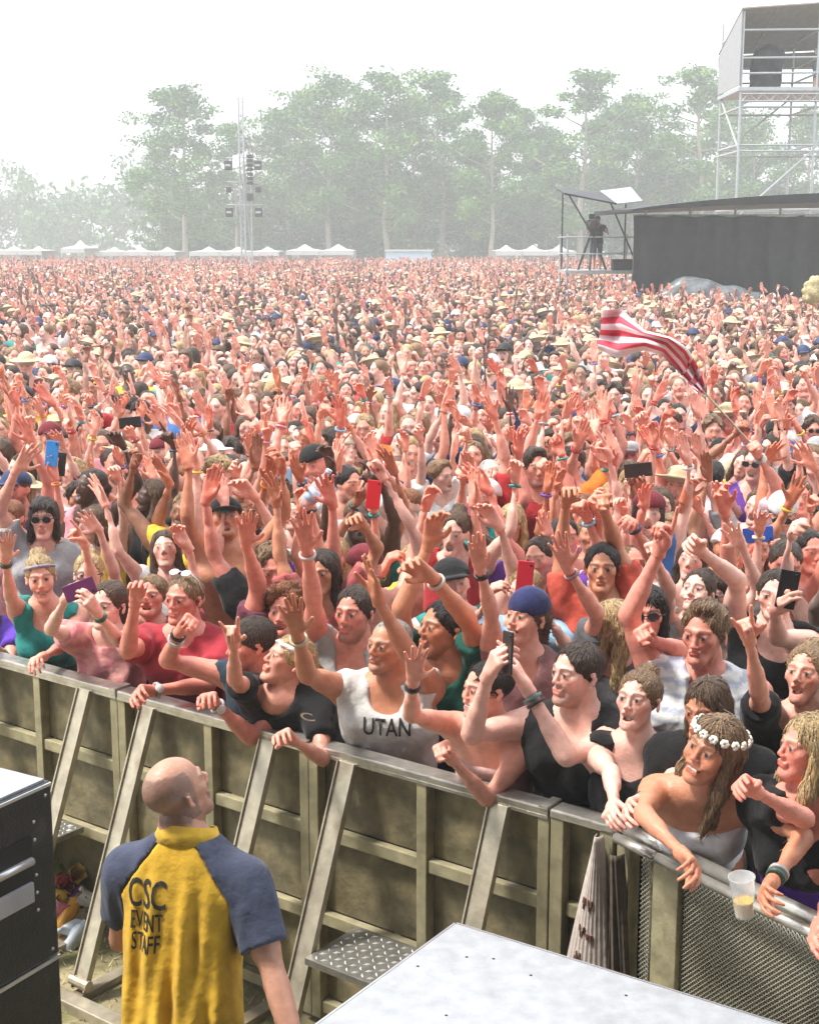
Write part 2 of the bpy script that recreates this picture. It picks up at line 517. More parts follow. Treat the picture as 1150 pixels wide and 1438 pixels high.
def head_colour(key, skin, hairc, beard=0.0, makeup=0.0):
    V, Q, m = head(*key)
    skin = np.array(skin); hairc = np.array(hairc)
    c = np.tile(skin, (len(V), 1))
    red = np.clip(skin * A(1.12, .72, .68), 0, 1)
    c = c + (red - c) * (m['cheek'] * .38)[:, None].clip(0, 1)
    c = c + (hairc * .7 + skin * .12 - c) * (m['beard'] * beard)[:, None]
    def put(k, col, a=1.0):
        w = np.asarray(m[k], float)[:, None] * a
        np.copyto(c, c + (np.array(col) - c) * w)
    m['lid'] = np.clip(m['lid'], 0, 1); put('lid', skin * (.22, .14, .13), .9)
    put('brow', hairc * .5 + skin * .06, .9)
    put('lips', skin * A(.88, .58, .56) + A(.03 * makeup, 0, 0))
    put('inner', (.06, .012, .012))
    put('teeth', (.56, .50, .43))
    put('eye', (.36, .31, .29))
    put('iris', (.025, .018, .014))
    return c

HAIRS = {}
def hair_mesh(style, lod):
    key = (style, lod)
    if key in HAIRS: return HAIRS[key]
    h = {0: .0105, 1: .018, 2: .026, 3: .024}[lod]
    low = {'long': -.36, 'wavy': -.34, 'bob': -.16, 'pony': -.26, 'bun': -.10}.get(style, -.10)
    f = Field.boxed((-.16, -.15, low - .02), (.16, .19, .19), h)
    t = {'crew': .006, 'buzz': .003, 'short': .0085, 'bun': .0085, 'pony': .0085}.get(style, .010)
    if style == 'quiff': t = .010
    f.ball((0, .024, .042), (.078 + t, .098 + t, .083 + t), .01)
    if style in ('quiff',):
        f.ball((.005, -.030, .118), (.055, .055, .022), .02)
    if style in ('messy', 'curly', 'afro', 'short', 'quiff', 'bun', 'pony', 'crew'):
        g = np.random.default_rng(3)
        n, am, rr = {'messy': (70, .008, .018), 'curly': (80, .014, .022), 'afro': (80, .032, .032), 'quiff': (60, .004, .016), 'crew': (0, 0, 0), 'bun': (0, 0, 0), 'pony': (0, 0, 0)}.get(style, (40, -.004, .012))
        for _ in range(n):
            d = unit(g.normal(size=3) * (1, 1, .8) + (0, .25, .55))
            if d[1] < -.75 or d[2] < -.25: continue
            f.ball(A(0, .018, .042) + d * A(.080, .098, .085) + d * am, rr * g.uniform(.7, 1.2), .008)
    # face opening
    fz = {'long': -.045, 'wavy': -.045, 'bob': -.05}.get(style, -.026)
    f.ball((0, -.112, fz), (.074, .088, .128), .008, 'c')
    if style in ('short', 'crew', 'quiff', 'messy', 'curly', 'buzz', 'afro'):
        f.plane((0, .03, -.035), unit(A(0, -.75, -1)), 'c')
        for s in (-1, 1): f.ball((s * .09, -.03, -.045), (.035, .05, .055), .008, 'c')
    if style in ('bun', 'pony'):
        f.plane((0, .03, -.055), unit(A(0, -.55, -1)), 'c')
        for s in (-1, 1): f.ball((s * .088, .005, -.02), (.022, .03, .04), .006, 'c')
    if style == 'bun': f.ball((0, .066, .122), (.048, .046, .040), .012)
    if style == 'topbun': f.ball((0, .03, .150), (.04, .04, .036), .012)
    if style == 'pony':
        f.cone((0, .10, .05), (0, .15, .0), .024, .030, .02); f.cone((0, .15, .0), (.02, .135, -.24), .032, .014, .02)
    if style in ('long', 'wavy'):
        for s in (-1, 1):
            yb = (0, .012, .020) if style == 'long' else (0, -.012, -.035)
            f.cone((s * .070, yb[0], .02), (s * .080, yb[1], -.14), .022, .025, .03)
            f.cone((s * .080, yb[1], -.14), (s * .072, yb[2], -.31), .027, .014, .03)
        f.cone((-.045, .075, .0), (-.06, .075, -.28), .045, .03, .03)
        f.cone((.045, .075, .0), (.06, .075, -.28), .045, .03, .03)
    if style == 'bob':
        for s in (-1, 1): f.cone((s * .070, .0, .02), (s * .078, -.01, -.12), .024, .024, .03)
        f.ball((0, .06, -.05), (.085, .055, .085), .03)
        f.cone((-.06, -.068, .075), (.06, -.068, .075), .016, .016, .015)
    x, y, z = f.ax[0][:, None, None], f.ax[1][None, :, None], f.ax[2][None, None, :]
    a = np.arctan2(x, y + .001)
    amp = {'wavy': .0035, 'curly': .003, 'long': .002}.get(style, .0011)
    f.F += (amp * np.sin(26 * a + (9 if style != 'wavy' else 30) * np.sin(14 * z) * .25 + 5 * np.sin(3 * a)) + amp * .7 * np.sin(47 * a + 30 * z)).astype(np.float32)
    V, Q = f.mesh()
    HAIRS[key] = (V, Q)
    return HAIRS[key]

def strands(V, Q, style, lod, g):
    """locks of hair lying on and lifting off the hair surface"""
    n, w, L = {0: (560, .0027, .062), 1: (100, .0058, .060), 3: (40, .0085, .060)}[lod]
    e1 = V[Q[:, 2]] - V[Q[:, 0]]; e2 = V[Q[:, 3]] - V[Q[:, 1]]
    fn = np.cross(e1, e2); N = np.zeros_like(V)
    for c in range(4): np.add.at(N, Q[:, c], fn)
    N /= np.linalg.norm(N, axis=1)[:, None] + 1e-9
    out = np.nonzero((N @ A(0, .2, .6) > -.75))[0]
    i = g.choice(out, n); p = V[i]; nn = N[i]
    if style in ('long', 'wavy', 'bob'): base = np.stack([p[:, 0] * .8, .25 + 0 * p[:, 0], -1 + 0 * p[:, 0]], 1); L *= 1.6
    elif style in ('pony', 'bun'): base = np.stack([-p[:, 0] * 2, 1 + 0 * p[:, 0], .25 - 6 * np.clip(-p[:, 2], 0, 1)], 1)
    elif style == 'quiff': base = np.stack([p[:, 0] * 3, .6 + 0 * p[:, 0], .8 + 0 * p[:, 0] - 12 * np.clip(.06 - p[:, 2], 0, 1)], 1)
    else: base = p - A(.01, .05, .13); base[:, 2] -= .02; L *= .62 if style != 'short' else .5
    base = base / (np.linalg.norm(base, axis=1)[:, None] + 1e-9) + g.normal(0, {'curly': .8, 'messy': .6, 'afro': .8, 'bun': .10, 'pony': .10, 'short': .22, 'crew': .2}.get(style, .16), base.shape)
    d = base - nn * (base * nn).sum(1)[:, None]; d /= np.linalg.norm(d, axis=1)[:, None] + 1e-9
    sd = np.cross(d, nn); Ls = L * g.uniform(.5, 1.2, (n, 1)); lift = g.uniform(.001, .006, (n, 1)) * (2.2 if style in ('messy', 'curly') else .45 if style in ('short', 'crew', 'bun', 'pony') else 1)
    curl = g.uniform(-1, 1, (n, 1)) * (.012 if style in ('wavy', 'curly') else .004)
    rows = []
    for j in range(4):
        t = j / 3
        c = p + d * Ls * (t - .35) + nn * (lift * (.2 + 1.2 * t * (1.3 - t) * 2) - Ls * Ls * 5.0 * (t - .35) ** 2) + sd * curl * math.sin(3.1 * t)
        ww = w * (1, 1, .8, .25)[j]
        rows += [c - sd * ww, c + sd * ww]
    Vs = np.stack(rows, 1).reshape(-1, 3)
    q = np.array([(2 * j, 2 * j + 1, 2 * j + 3, 2 * j + 2) for j in range(3)])
    Qs = (np.arange(n)[:, None, None] * 8 + q[None]).reshape(-1, 4)
    return Vs, Qs, np.repeat(g.uniform(.62, 1.5, n), 8)

# ------------------------------------------------------------------ hand templates (fingers along +z, palm faces -y, thumb on +x)
HANDS = {}
POSES = {  # per finger: spread, curl1, curl2, curl3 ; last = thumb (out, curl)
    'open':  ([(-.16, .10, .10, .05), (-.04, .05, .08, .05), (.08, .08, .1, .05), (.24, .12, .12, .1)], (.75, .15)),
    'flat':  ([(-.04, .06, .06, .05), (-.01, .03, .05, .05), (.03, .05, .06, .05), (.07, .08, .1, .1)], (.35, .2)),
    'relax': ([(-.08, .45, .5, .3), (-.02, .55, .6, .35), (.05, .65, .65, .4), (.12, .75, .65, .4)], (.45, .45)),
    'claw':  ([(-.12, .25, .75, .4), (-.03, .3, .8, .45), (.07, .35, .8, .45), (.17, .45, .75, .4)], (.6, .5)),
    'fist':  ([(-.02, 1.45, 1.55, .9), (0, 1.5, 1.6, .9), (.01, 1.5, 1.6, .9), (.02, 1.5, 1.55, .9)], (.15, 1.0)),
    'grip':  ([(-.05, .75, .85, .5), (-.01, .8, .85, .5), (.04, .85, .85, .5), (.09, .9, .85, .5)], (.35, .75)),
    'point': ([(-.05, .08, .1, .05), (0, 1.3, 1.5, .8), (.02, 1.4, 1.5, .8), (.04, 1.4, 1.5, .8)], (.3, .9)),
    'horns': ([(-.12, .1, .12, .05), (0, 1.35, 1.5, .8), (.02, 1.4, 1.5, .8), (.22, .15, .15, .1)], (.7, .3)),
}
def hand(pose, lod):
    key = (pose, lod)
    if key in HANDS: return HANDS[key]
    h = {0: .0060, 1: .0102, 2: .015, 3: .0128}[lod]
    f = Field.boxed((-.08, -.11, -.04), (.12, .05, .22), h)
    f.cone((0, 0, -.035), (0, 0, .01), .027, .026, .012)
    for xx in (-.026, -.009, .009, .025):
        f.cone((xx * .55, 0, .01), (xx, .002, .082), .0155, .0135, .012)
    f.ball((.024, -.010, .035), (.016, .014, .028), .012)
    fingers, thumb = POSES[pose]
    bx = (.028, .0095, -.0095, -.028); L = ((.045, .027, .021), (.050, .031, .023), (.046, .028, .022), (.036, .021, .018))
    for i in range(4):
        sp, c1, c2, c3 = fingers[i]
        p = A(bx[i], .002, .086 - .006 * abs(i - 1)); ang = 0
        rad = .0092 if i < 3 else .0080
        if lod: rad *= {1: 1.12, 3: 1.2, 2: 1.3}[lod]
        for j, c in enumerate((c1, c2, c3)):
            ang += c
            d = A(-math.sin(sp) * math.cos(ang), -math.sin(ang), math.cos(sp) * math.cos(ang))
            e = p + d * L[i][j]
            f.cone(p, e, rad * (1 - .07 * j), rad * (.93 - .08 * j), .0045)
            p = e
    out, curl = thumb
    p = A(.026, -.008, .022)
    d = unit(A(math.sin(out), -.35 - .5 * curl, math.cos(out)))
    e = p + d * .045; f.cone(p, e, .0135, .0108, .010)
    d = unit(d + A(-.7 * curl, -.55 * curl, .35)); e2 = e + d * .032; f.cone(e, e2, .0105, .0095, .005)
    d = unit(d + A(-.7 * curl, -.2 * curl, .1)); f.cone(e2, e2 + d * .024, .0095, .0080, .004)
    HANDS[key] = f.mesh()
    return HANDS[key]

# ------------------------------------------------------------------ the body
MALE = [(-.13, .135, .095, 0), (0, .165, .115, 0), (.14, .150, .105, 0), (.30, .165, .118, .012), (.40, .180, .122, .016), (.47, .150, .095, .0), (.53, .085, .070, -.01)]
FEM = [(-.13, .140, .10, 0), (0, .168, .118, 0), (.14, .122, .092, .004), (.29, .142, .105, .010), (.38, .148, .104, .012), (.455, .125, .082, .0), (.51, .070, .060, -.01)]

def Rz(a): c, s = math.cos(a), math.sin(a); return np.array([[c, -s, 0], [s, c, 0], [0, 0, 1]])
def Rx(a): c, s = math.cos(a), math.sin(a); return np.array([[1, 0, 0], [0, c, -s], [0, s, c]])
def Ry(a): c, s = math.cos(a), math.sin(a); return np.array([[c, 0, s], [0, 1, 0], [-s, 0, c]])
def head_R(yaw, pitch, roll):
    """yaw + = towards image right, pitch + = looking up, roll + = clockwise in the picture (all degrees)"""
    y, p, r = map(math.radians, (yaw, pitch, roll))
    return Rz(y) @ Rx(-p) @ Ry(r)

def on_ray(S, px, py, L, near):
    r = ray(px, py); d = CAM - S
    a, b, c = r @ r, 2 * (r @ d), d @ d - L * L
    disc = b * b - 4 * a * c
    if disc <= 0:
        q = CAM + r * (-b / (2 * a))
        return S + unit(q - S) * L
    t = (-b + (-1 if near else 1) * math.sqrt(disc)) / (2 * a)
    return CAM + r * t

class Skel: pass
def pose_skeleton(hc, yaw=0, pitch=10, roll=0, byaw=None, sex='m', lean=None, scale=1.0, hip_z=None):
    """hc = head centre in the world; the body hangs under it and stands on z = 0"""
    k = Skel(); k.sex = sex; k.fem = sex == 'f'
    k.s = scale * (.94 if k.fem else 1.0)
    k.R = head_R(yaw, pitch, roll)
    by = math.radians(yaw * .5 if byaw is None else byaw)
    k.fwd = A(math.sin(by), -math.cos(by), 0); k.left = A(math.cos(by), math.sin(by), 0)
    k.hc = np.asarray(hc, float)
    hp = k.R @ A(0, .028, -.16)
    k.neck = k.hc + hp * k.s - k.fwd * .015 * k.s
    T = .50 * k.s
    if hip_z is None:
        dz = k.neck[2] - max(.90 * k.s, k.neck[2] - T * .985)
    else: dz = k.neck[2] - hip_z
    dz = min(max(dz, T * .35), T * .992)
    back = math.sqrt(T * T - dz * dz)
    dirb = -k.fwd if lean is None else unit(A(lean[0], lean[1], 0))
    k.hip = k.neck + dirb * back - A(0, 0, dz)
    k.up = unit(k.neck - k.hip)
    k.right = -unit(k.left - k.up * (k.left @ k.up))       # person's right
    k.f = np.cross(k.up, -k.right); k.f = k.f if k.f @ k.fwd > 0 else -k.f
    sw = (.160 if k.fem else .190) * k.s
    base = k.hip + k.up * T * .885
    k.sh = {'r': base + k.right * sw, 'l': base - k.right * sw}
    g_ = np.random.default_rng(int(abs(hc[0]) * 7919 + abs(hc[1]) * 104729) % 65521)
    k.hs = A(g_.uniform(.94, 1.05), g_.uniform(.95, 1.04), g_.uniform(.92, 1.01)) * .905
    k.face = g_.normal(0, 1, 4)
    k.sh0 = {q: v.copy() for q, v in k.sh.items()}
    k.L1, k.L2 = .285 * k.s, .250 * k.s
    k.arm = {}
    return k

def arm_px(k, side, e, w, hand='open', tip=None, palm=None, ne=True, nw=True, raise_sh=.0):
    S = k.sh[side]
    E0 = on_ray(S, e[0], e[1], k.L1, ne)
    up = max(0, unit(E0 - S)[2])
    S = S + A(0, 0, .055 * up) + unit(E0 - S) * .02 * up - k.right * (1 if side == 'r' else -1) * .025 * up
    k.sh[side] = S
    E = on_ray(S, e[0], e[1], k.L1, ne)
    Wr = on_ray(E, w[0], w[1], k.L2, nw)
    arm_3d(k, side, E, Wr, hand, None if tip is None else on_ray(Wr, tip[0], tip[1], .17, tip[2] if len(tip) > 2 else True) - Wr, palm, moved=True)

def arm_3d(k, side, E, Wr, hand='open', fdir=None, palm=None, moved=False):
    S = k.sh[side]
    if not moved:
        up = max(0, unit(E - S)[2])
        k.sh[side] = S + A(0, 0, .05 * up) - k.right * (1 if side == 'r' else -1) * .02 * up
    fd = unit(fdir) if fdir is not None else unit(unit(Wr - E) + A(0, -.15, .1))
    pn = np.asarray(palm, float) if palm is not None else A(0, -1, -.1)
    k.arm[side] = dict(E=np.asarray(E), W=np.asarray(Wr), hand=hand, fd=fd, pn=pn)

def arm_dirs(k, side, du, df, hand='fist', fdir=None, palm=None):
    E = k.sh[side] + unit(du) * k.L1
    arm_3d(k, side, E, E + unit(df) * k.L2, hand, fdir, palm)

def hand_frame(a):
    z = a['fd']; y = -(a['pn'] - z * (a['pn'] @ z))
    if np.linalg.norm(y) < .05: y = np.cross(z, A(1, 0, 0))
    y = unit(y); x = np.cross(y, z)
    return np.stack([x, y, z], 1)

def tube_rings(pts, rad, n, col):
    m = MB(); m.tube(pts, rad, n)
    V = np.array(m.V); Q = [f for f in m.F if len(f) == 4]
    return V, np.array(Q), np.tile(np.array(col), (len(V), 1))

TEE_CUT = {'tee': .085, 'polo': .072}
def cloth_field(k, kind, h, lo, hi, seed, loose=.012):
    f = Field.boxed(lo, hi, h, k.neck[2] - (.28 if h > .02 else .34 if h > .0125 else .7)); s = k.s
    prof = np.array(FEM if k.fem else MALE) * s
    prof = prof.copy()
    if kind in ('tee', 'polo', 'tank'):
        prof[:, 1] = np.maximum(prof[:, 1], np.where(prof[:, 0] < .3 * s, (.135 if k.fem else .162) * s, 0))
        prof = prof[1:] if True else prof
        prof = np.vstack([[-.10 * s, (.175 if k.fem else .178) * s, .125 * s, 0], prof])
    f.loft(k.hip, -k.right, k.f, k.up, prof, loose)
    base = k.hip + k.up * .5 * s
    if k.fem:
        for sd in (-1, 1):
            f.ball(k.hip + k.up * .30 * s + k.right * sd * .070 * s + k.f * .085 * s, .062 * s + loose * .6, .035)
    else:
        for sd in (-1, 1):
            f.ball(k.hip + k.up * .375 * s + k.right * sd * .08 * s + k.f * .085 * s, A(.085, .045, .06) * s + loose, .04, R=np.stack([k.right, k.f, k.up], 1))
    if kind == 'tube':
        f.plane(k.hip + k.up * .395 * s, k.up, 'c', .006)
        f.plane(k.hip + k.up * .10 * s, -k.up, 'c', .006)
        if seed >= 0: f.ripple(.0022, 70, seed)
        return f
    for sd, S in k.sh.items():
        o = k.right * (1 if sd == 'r' else -1)
        a = k.arm.get(sd); E = a['E'] if a else S - k.up * .28
        f.cone(base - k.up * .02, S - o * .02, .055 * s + loose, .056 * s + loose, .05)
        f.cone(base - k.up * .13 * s + o * .085 * s - k.f * .01, S + (E - S) * .20, .046 * s + loose, .040 * s + loose, .05)
        if kind in ('tee', 'polo'):
            d = E - S; e = S + d * .62
            f.cone(S, e + unit(d) * .03, .064 * s + loose, (.058 if not k.fem else .050) * s + loose, .04)
    for sd, S in k.sh.items():
        o = k.right * (1 if sd == 'r' else -1)
        a = k.arm.get(sd); E = a['E'] if a else S - k.up * .28
        if kind in ('tee', 'polo'):
            d = E - S; c = S + d * .62; n = unit(d)
            sl, x, y, z = f.region(c - .15, c + .15)
            if f.F[sl].size:
                dd = (x - c[0]) * n[0] + (y - c[1]) * n[1] + (z - c[2]) * n[2]
                near = np.sqrt((x - c[0]) ** 2 + (y - c[1]) ** 2 + (z - c[2]) ** 2) - .13
                f.F[sl] = np.maximum(f.F[sl], -np.maximum(-dd, near))
        else:
            f.ball(k.sh0[sd] + o * .052 * s - k.up * .015, (.072 * s, .15 * s, .125 * s), .008, 'c', np.stack([k.right, k.f, k.up], 1))
            d = E - S
            f.cone(S + unit(d) * .085 + o * .02, S + d * .6, .058 * s, .060 * s, .006, 'c')
    if kind == 'tank':
        f.ball(base + k.f * .085 * s - k.up * .01 * s, (.066 * s, .085 * s, (.085 if k.fem else .062) * s), .008, 'c', np.stack([k.right, k.f, k.up], 1))
        f.ball(base + k.up * .05, (.078 * s, .09, .078), .006, 'c', np.stack([k.right, k.f, k.up], 1))
    else:
        rr = TEE_CUT.get(kind, .085) * s
        f.ball(base + k.f * .02 * s + k.up * .035 * s, (rr, rr, .085 * s), .006, 'c', np.stack([k.right, k.f, k.up], 1))
    if seed >= 0: f.ripple(.0068, 40, seed); f.ripple(.0030, 92, seed + 50)
    return f

def body_arrays(k, skin, hairc, lod, mouth='closed', beard=0.0, pants=(.05, .06, .09), cloth=None, legs=True, handtint=.25, strip=False):
    s = k.s
    h = {0: .0165, 1: .028, 2: .040, 3: .035}[lod]
    pts = [k.hip - A(0, 0, .12), k.neck] + list(k.sh.values())
    for a in k.arm.values(): pts += [a['E'], a['W']]
    lo = np.min(pts, 0) - .17; hi = np.max(pts, 0) + .15
    f = Field.boxed(lo, hi, h, k.neck[2] - .28)
    prof = np.array(FEM if k.fem else MALE) * s
    f.loft(k.hip, -k.right, k.f, k.up, prof)
    if k.fem:
        for sd in (-1, 1):
            f.ball(k.hip + k.up * .30 * s + k.right * sd * .068 * s + k.f * .085 * s, .058 * s, .04)
    else:
        for sd in (-1, 1):
            f.ball(k.hip + k.up * .375 * s + k.right * sd * .08 * s + k.f * .085 * s, (.085 * s, .045 * s, .06 * s), .04, R=np.stack([k.right, k.f, k.up], 1))
    nr = (.047 if k.fem else .058) * s
    base = k.hip + k.up * .49 * s
    f.cone(base, k.hc + k.R @ A(0, .03, -.07) * s, nr * 1.12, nr, .035)
    thick = (.71 if k.fem else .84) * s
    for sd, S in k.sh.items():
        o = k.right * (1 if sd == 'r' else -1)
        f.cone(base + k.up * .01, S - o * .015, .050 * s, .050 * s, .05)
        f.ball(S, .058 * thick, .04)
        if sd in k.arm:
            a = k.arm[sd]; E, Wr = a['E'], a['W']
            f.cone(S, E, .052 * thick, .040 * thick, .035)
            f.cone(S + (E - S) * .30, S + (E - S) * .62, .050 * thick, .046 * thick, .03)
            f.cone(E, Wr, .040 * thick, .027 * thick, .02)
            f.cone(E + (Wr - E) * .1, E + (Wr - E) * .42, .041 * thick, .038 * thick, .02)
            # chest and back muscle that follows a raised arm
            f.cone(base - k.up * .13 * s + o * .085 * s - k.f * .01, S + (E - S) * .20, .044 * s, .038 * thick, .05)
    V, Q = f.mesh()
    skin = np.array(skin)
    hot = np.clip(skin * A(1.16, .80, .72), 0, 1)
    col = np.tile(skin, (len(V), 1))
    for sd, a in k.arm.items():
        d = np.linalg.norm(V - a['W'], axis=1)
        w = (np.clip(1 - d / .22, 0, 1) * handtint)[:, None]
        col += (hot - col) * w
    col[((V - k.hip) @ k.up) < .035 * s] = pants
    out = []
    if cloth is not None:
        bad = cloth.sample(V) < -.5 * h - .004
        if strip: bad |= (cloth.sample(V) < .03) & (((V - k.hip) @ k.up) < .46 * s) & (np.abs((V - k.hip) @ k.right) < .165 * s)
        V, Q, used = drop(V, Q, bad); col = col[used]
    out.append((V, Q, col))
    key = (k.fem, mouth, lod)
    Vh, Qh, _ = head(*key)
    hcx = head_colour(key, skin, hairc, beard)
    Vh = Vh.copy(); fc = k.face
    nose = np.exp(-((Vh[:, 0] / .016) ** 2 + ((Vh[:, 2] + .02) / .026) ** 2)) * (Vh[:, 1] < -.07)
    Vh[:, 1] -= nose * .0045 * fc[0]; Vh[:, 2] -= nose * .003 * fc[1]
    jaw = np.clip((-.03 - Vh[:, 2]) / .06, 0, 1) * (Vh[:, 2] > -.125)
    Vh[:, 0] *= 1 + .07 * fc[2] * jaw; Vh[:, 2] -= .006 * fc[3] * jaw * (Vh[:, 1] < -.02)
    out.append(((Vh * k.hs) @ k.R.T * s + k.hc, Qh, hcx))
    for sd, a in k.arm.items():
        if a['hand'] is None: continue
        Vp, Qp = hand(a['hand'], lod)
        sx = 1.0 if sd == 'r' else -1.0
        # the template is a right hand
        Vp = Vp * A(sx, 1, 1)
        if sx < 0: Qp = Qp[:, ::-1]
        B = hand_frame(a)
        W3 = (Vp * s * (.95 if not k.fem else .90)) @ B.T + a['W'] + a['fd'] * .02 * s
        out.append((W3, Qp, np.tile(skin + (hot - skin) * min(1, handtint * 1.5), (len(W3), 1))))
    if legs:
        n = {0: 10, 1: 7, 2: 5, 3: 6}[lod]
        foot = A(k.hip[0], k.hip[1], 0) + (k.fwd * .02)
        pn = np.array(pants)
        for sd in (-1, 1):
            top = k.hip + k.right * sd * .085 * s - A(0, 0, .02)
            ank = foot + k.right * sd * .10 * s + A(0, 0, .07); ank[2] = .07
            knee = (top + ank) / 2 + k.fwd * .03
            V1, Q1, c1 = tube_rings([top, (top + knee) / 2, knee, (knee + ank) / 2, ank, ank - A(0, 0, .045)], [.092 * s, .082 * s, .062 * s, .056 * s, .042 * s, .045 * s], n, skin)
            c1[V1[:, 2] > knee[2] - .02] = pn
            out.append((V1, Q1, c1))
            V1, Q1, c1 = tube_rings([ank - k.fwd * .06 - A(0, 0, .03), ank + k.fwd * .05 - A(0, 0, .03), ank + k.fwd * .16 - A(0, 0, .045)], [.038, .044, .026], n, (.2, .2, .2))
            out.append((V1, Q1, c1))
    return out

def merge(parts):
    Vs, Qs, Cs, o = [], [], [], 0
    for V, Q, c in parts:
        Vs.append(V); Qs.append(Q + o); Cs.append(c); o += len(V)
    return np.vstack(Vs), np.vstack(Qs), np.vstack(Cs)

HAIRCOL = dict(black=(.012, .010, .009), dark_brown=(.042, .025, .016), brown=(.10, .058, .032), light_brown=(.20, .12, .062), sandy=(.24, .15, .075),
               blond=(.42, .29, .14), red=(.24, .085, .03), grey=(.30, .29, .28), white=(.6, .58, .55))
SKIN = dict(pale=(.78, .45, .365), fair=(.73, .345, .255), rosy=(.71, .27, .20), tan=(.55, .235, .135), brown=(.30, .135, .075), dark=(.085, .045, .03))

def ring(c, n, r, t, col, nseg=14):
    """bracelet"""
    n = unit(n); e1 = unit(np.cross(n, A(.3, .2, 1))); e2 = np.cross(n, e1)
    pts = [c + r * (math.cos(i * 2 * math.pi / nseg) * e1 + math.sin(i * 2 * math.pi / nseg) * e2) for i in range(nseg)]
    V = []; Q = []
    for i, p in enumerate(pts):
        o = unit(p - c)
        V += [p + o * t * .5 + n * t, p + o * t * .5 - n * t, p - o * t - n * t, p - o * t + n * t]
    for i in range(nseg):
        a, b = 4 * i, 4 * ((i + 1) % nseg)
        for j in range(4): Q.append((a + j, a + (j + 1) % 4, b + (j + 1) % 4, b + j))
    return np.array(V), np.array(Q), np.tile(np.array(col), (len(V), 1))

def head_part(k, name, root, V, Q, col, mt):
    o = link(name, new_mesh(name, (V * k.hs) @ k.R.T * k.s + k.hc - np.array(root.location), Q, mt, col=np.tile(np.array(col), (len(V), 1)) if np.ndim(col) == 1 else col), root)
    return o

GLASSES = {}
def glasses_mesh(kind):
    m = MB()
    dark = kind == 'sun'
    for s in (-1, 1):
        pts = [A(s * .033 + .024 * math.cos(t), -.104 + .010 * abs(math.sin(t)) * 0 + .02 * (s * .033 + .024 * math.cos(t)) ** 2 * 8, .003 + .019 * math.sin(t)) for t in np.linspace(0, 2 * math.pi, 13)[:-1]]
        m.tube(pts + [pts[0]], .0028, 5, cap=False)
        if dark:
            o = len(m.V)
            m.V += [tuple(p + A(0, -.001, 0)) for p in pts] + [tuple(p + A(0, .003, 0)) for p in pts]
            m.F += [tuple(o + i for i in range(11, -1, -1)), tuple(o + 12 + i for i in range(12))]
        m.tube([A(s * .056, -.100, .008), A(s * .078, -.06, .010), A(s * .083, .02, .006)], .003, 5)
    m.tube([A(-.010, -.110, .006), A(.010, -.110, .006)], .0028, 5)
    return m

def cap_mesh(kind, lod=0):
    h = .008 if lod == 0 else .014
    f = Field.boxed((-.19, -.26, -.04), (.19, .22, .17), h)
    if kind == 'cap':
        f.ball((0, .016, .047), (.099, .120, .104), .01)
        f.plane((0, 0, .042), unit(A(0, -.12, -1)), 'c')
        f.ball((0, -.115, .045), (.075, .085, .010), .01)
    elif kind == 'backcap':
        f.ball((0, .016, .047), (.099, .120, .104), .01)
        f.plane((0, 0, .046), unit(A(0, .10, -1)), 'c')
        f.ball((0, .13, .035), (.07, .075, .010), .01)
    elif kind == 'beanie':
        f.ball((0, .018, .048), (.092, .114, .105), .01)
        f.plane((0, 0, .030), unit(A(0, .30, -1)), 'c')
    elif kind == 'brim':
        f.ball((0, .01, .06), (.090, .108, .085), .01)
        f.ball((0, .01, .055), (.175, .19, .013), .02)
    f.ball((0, -.02, -.06), (.09, .10, .12), .004, 'c') if kind != 'brim' else None
    return f.mesh()

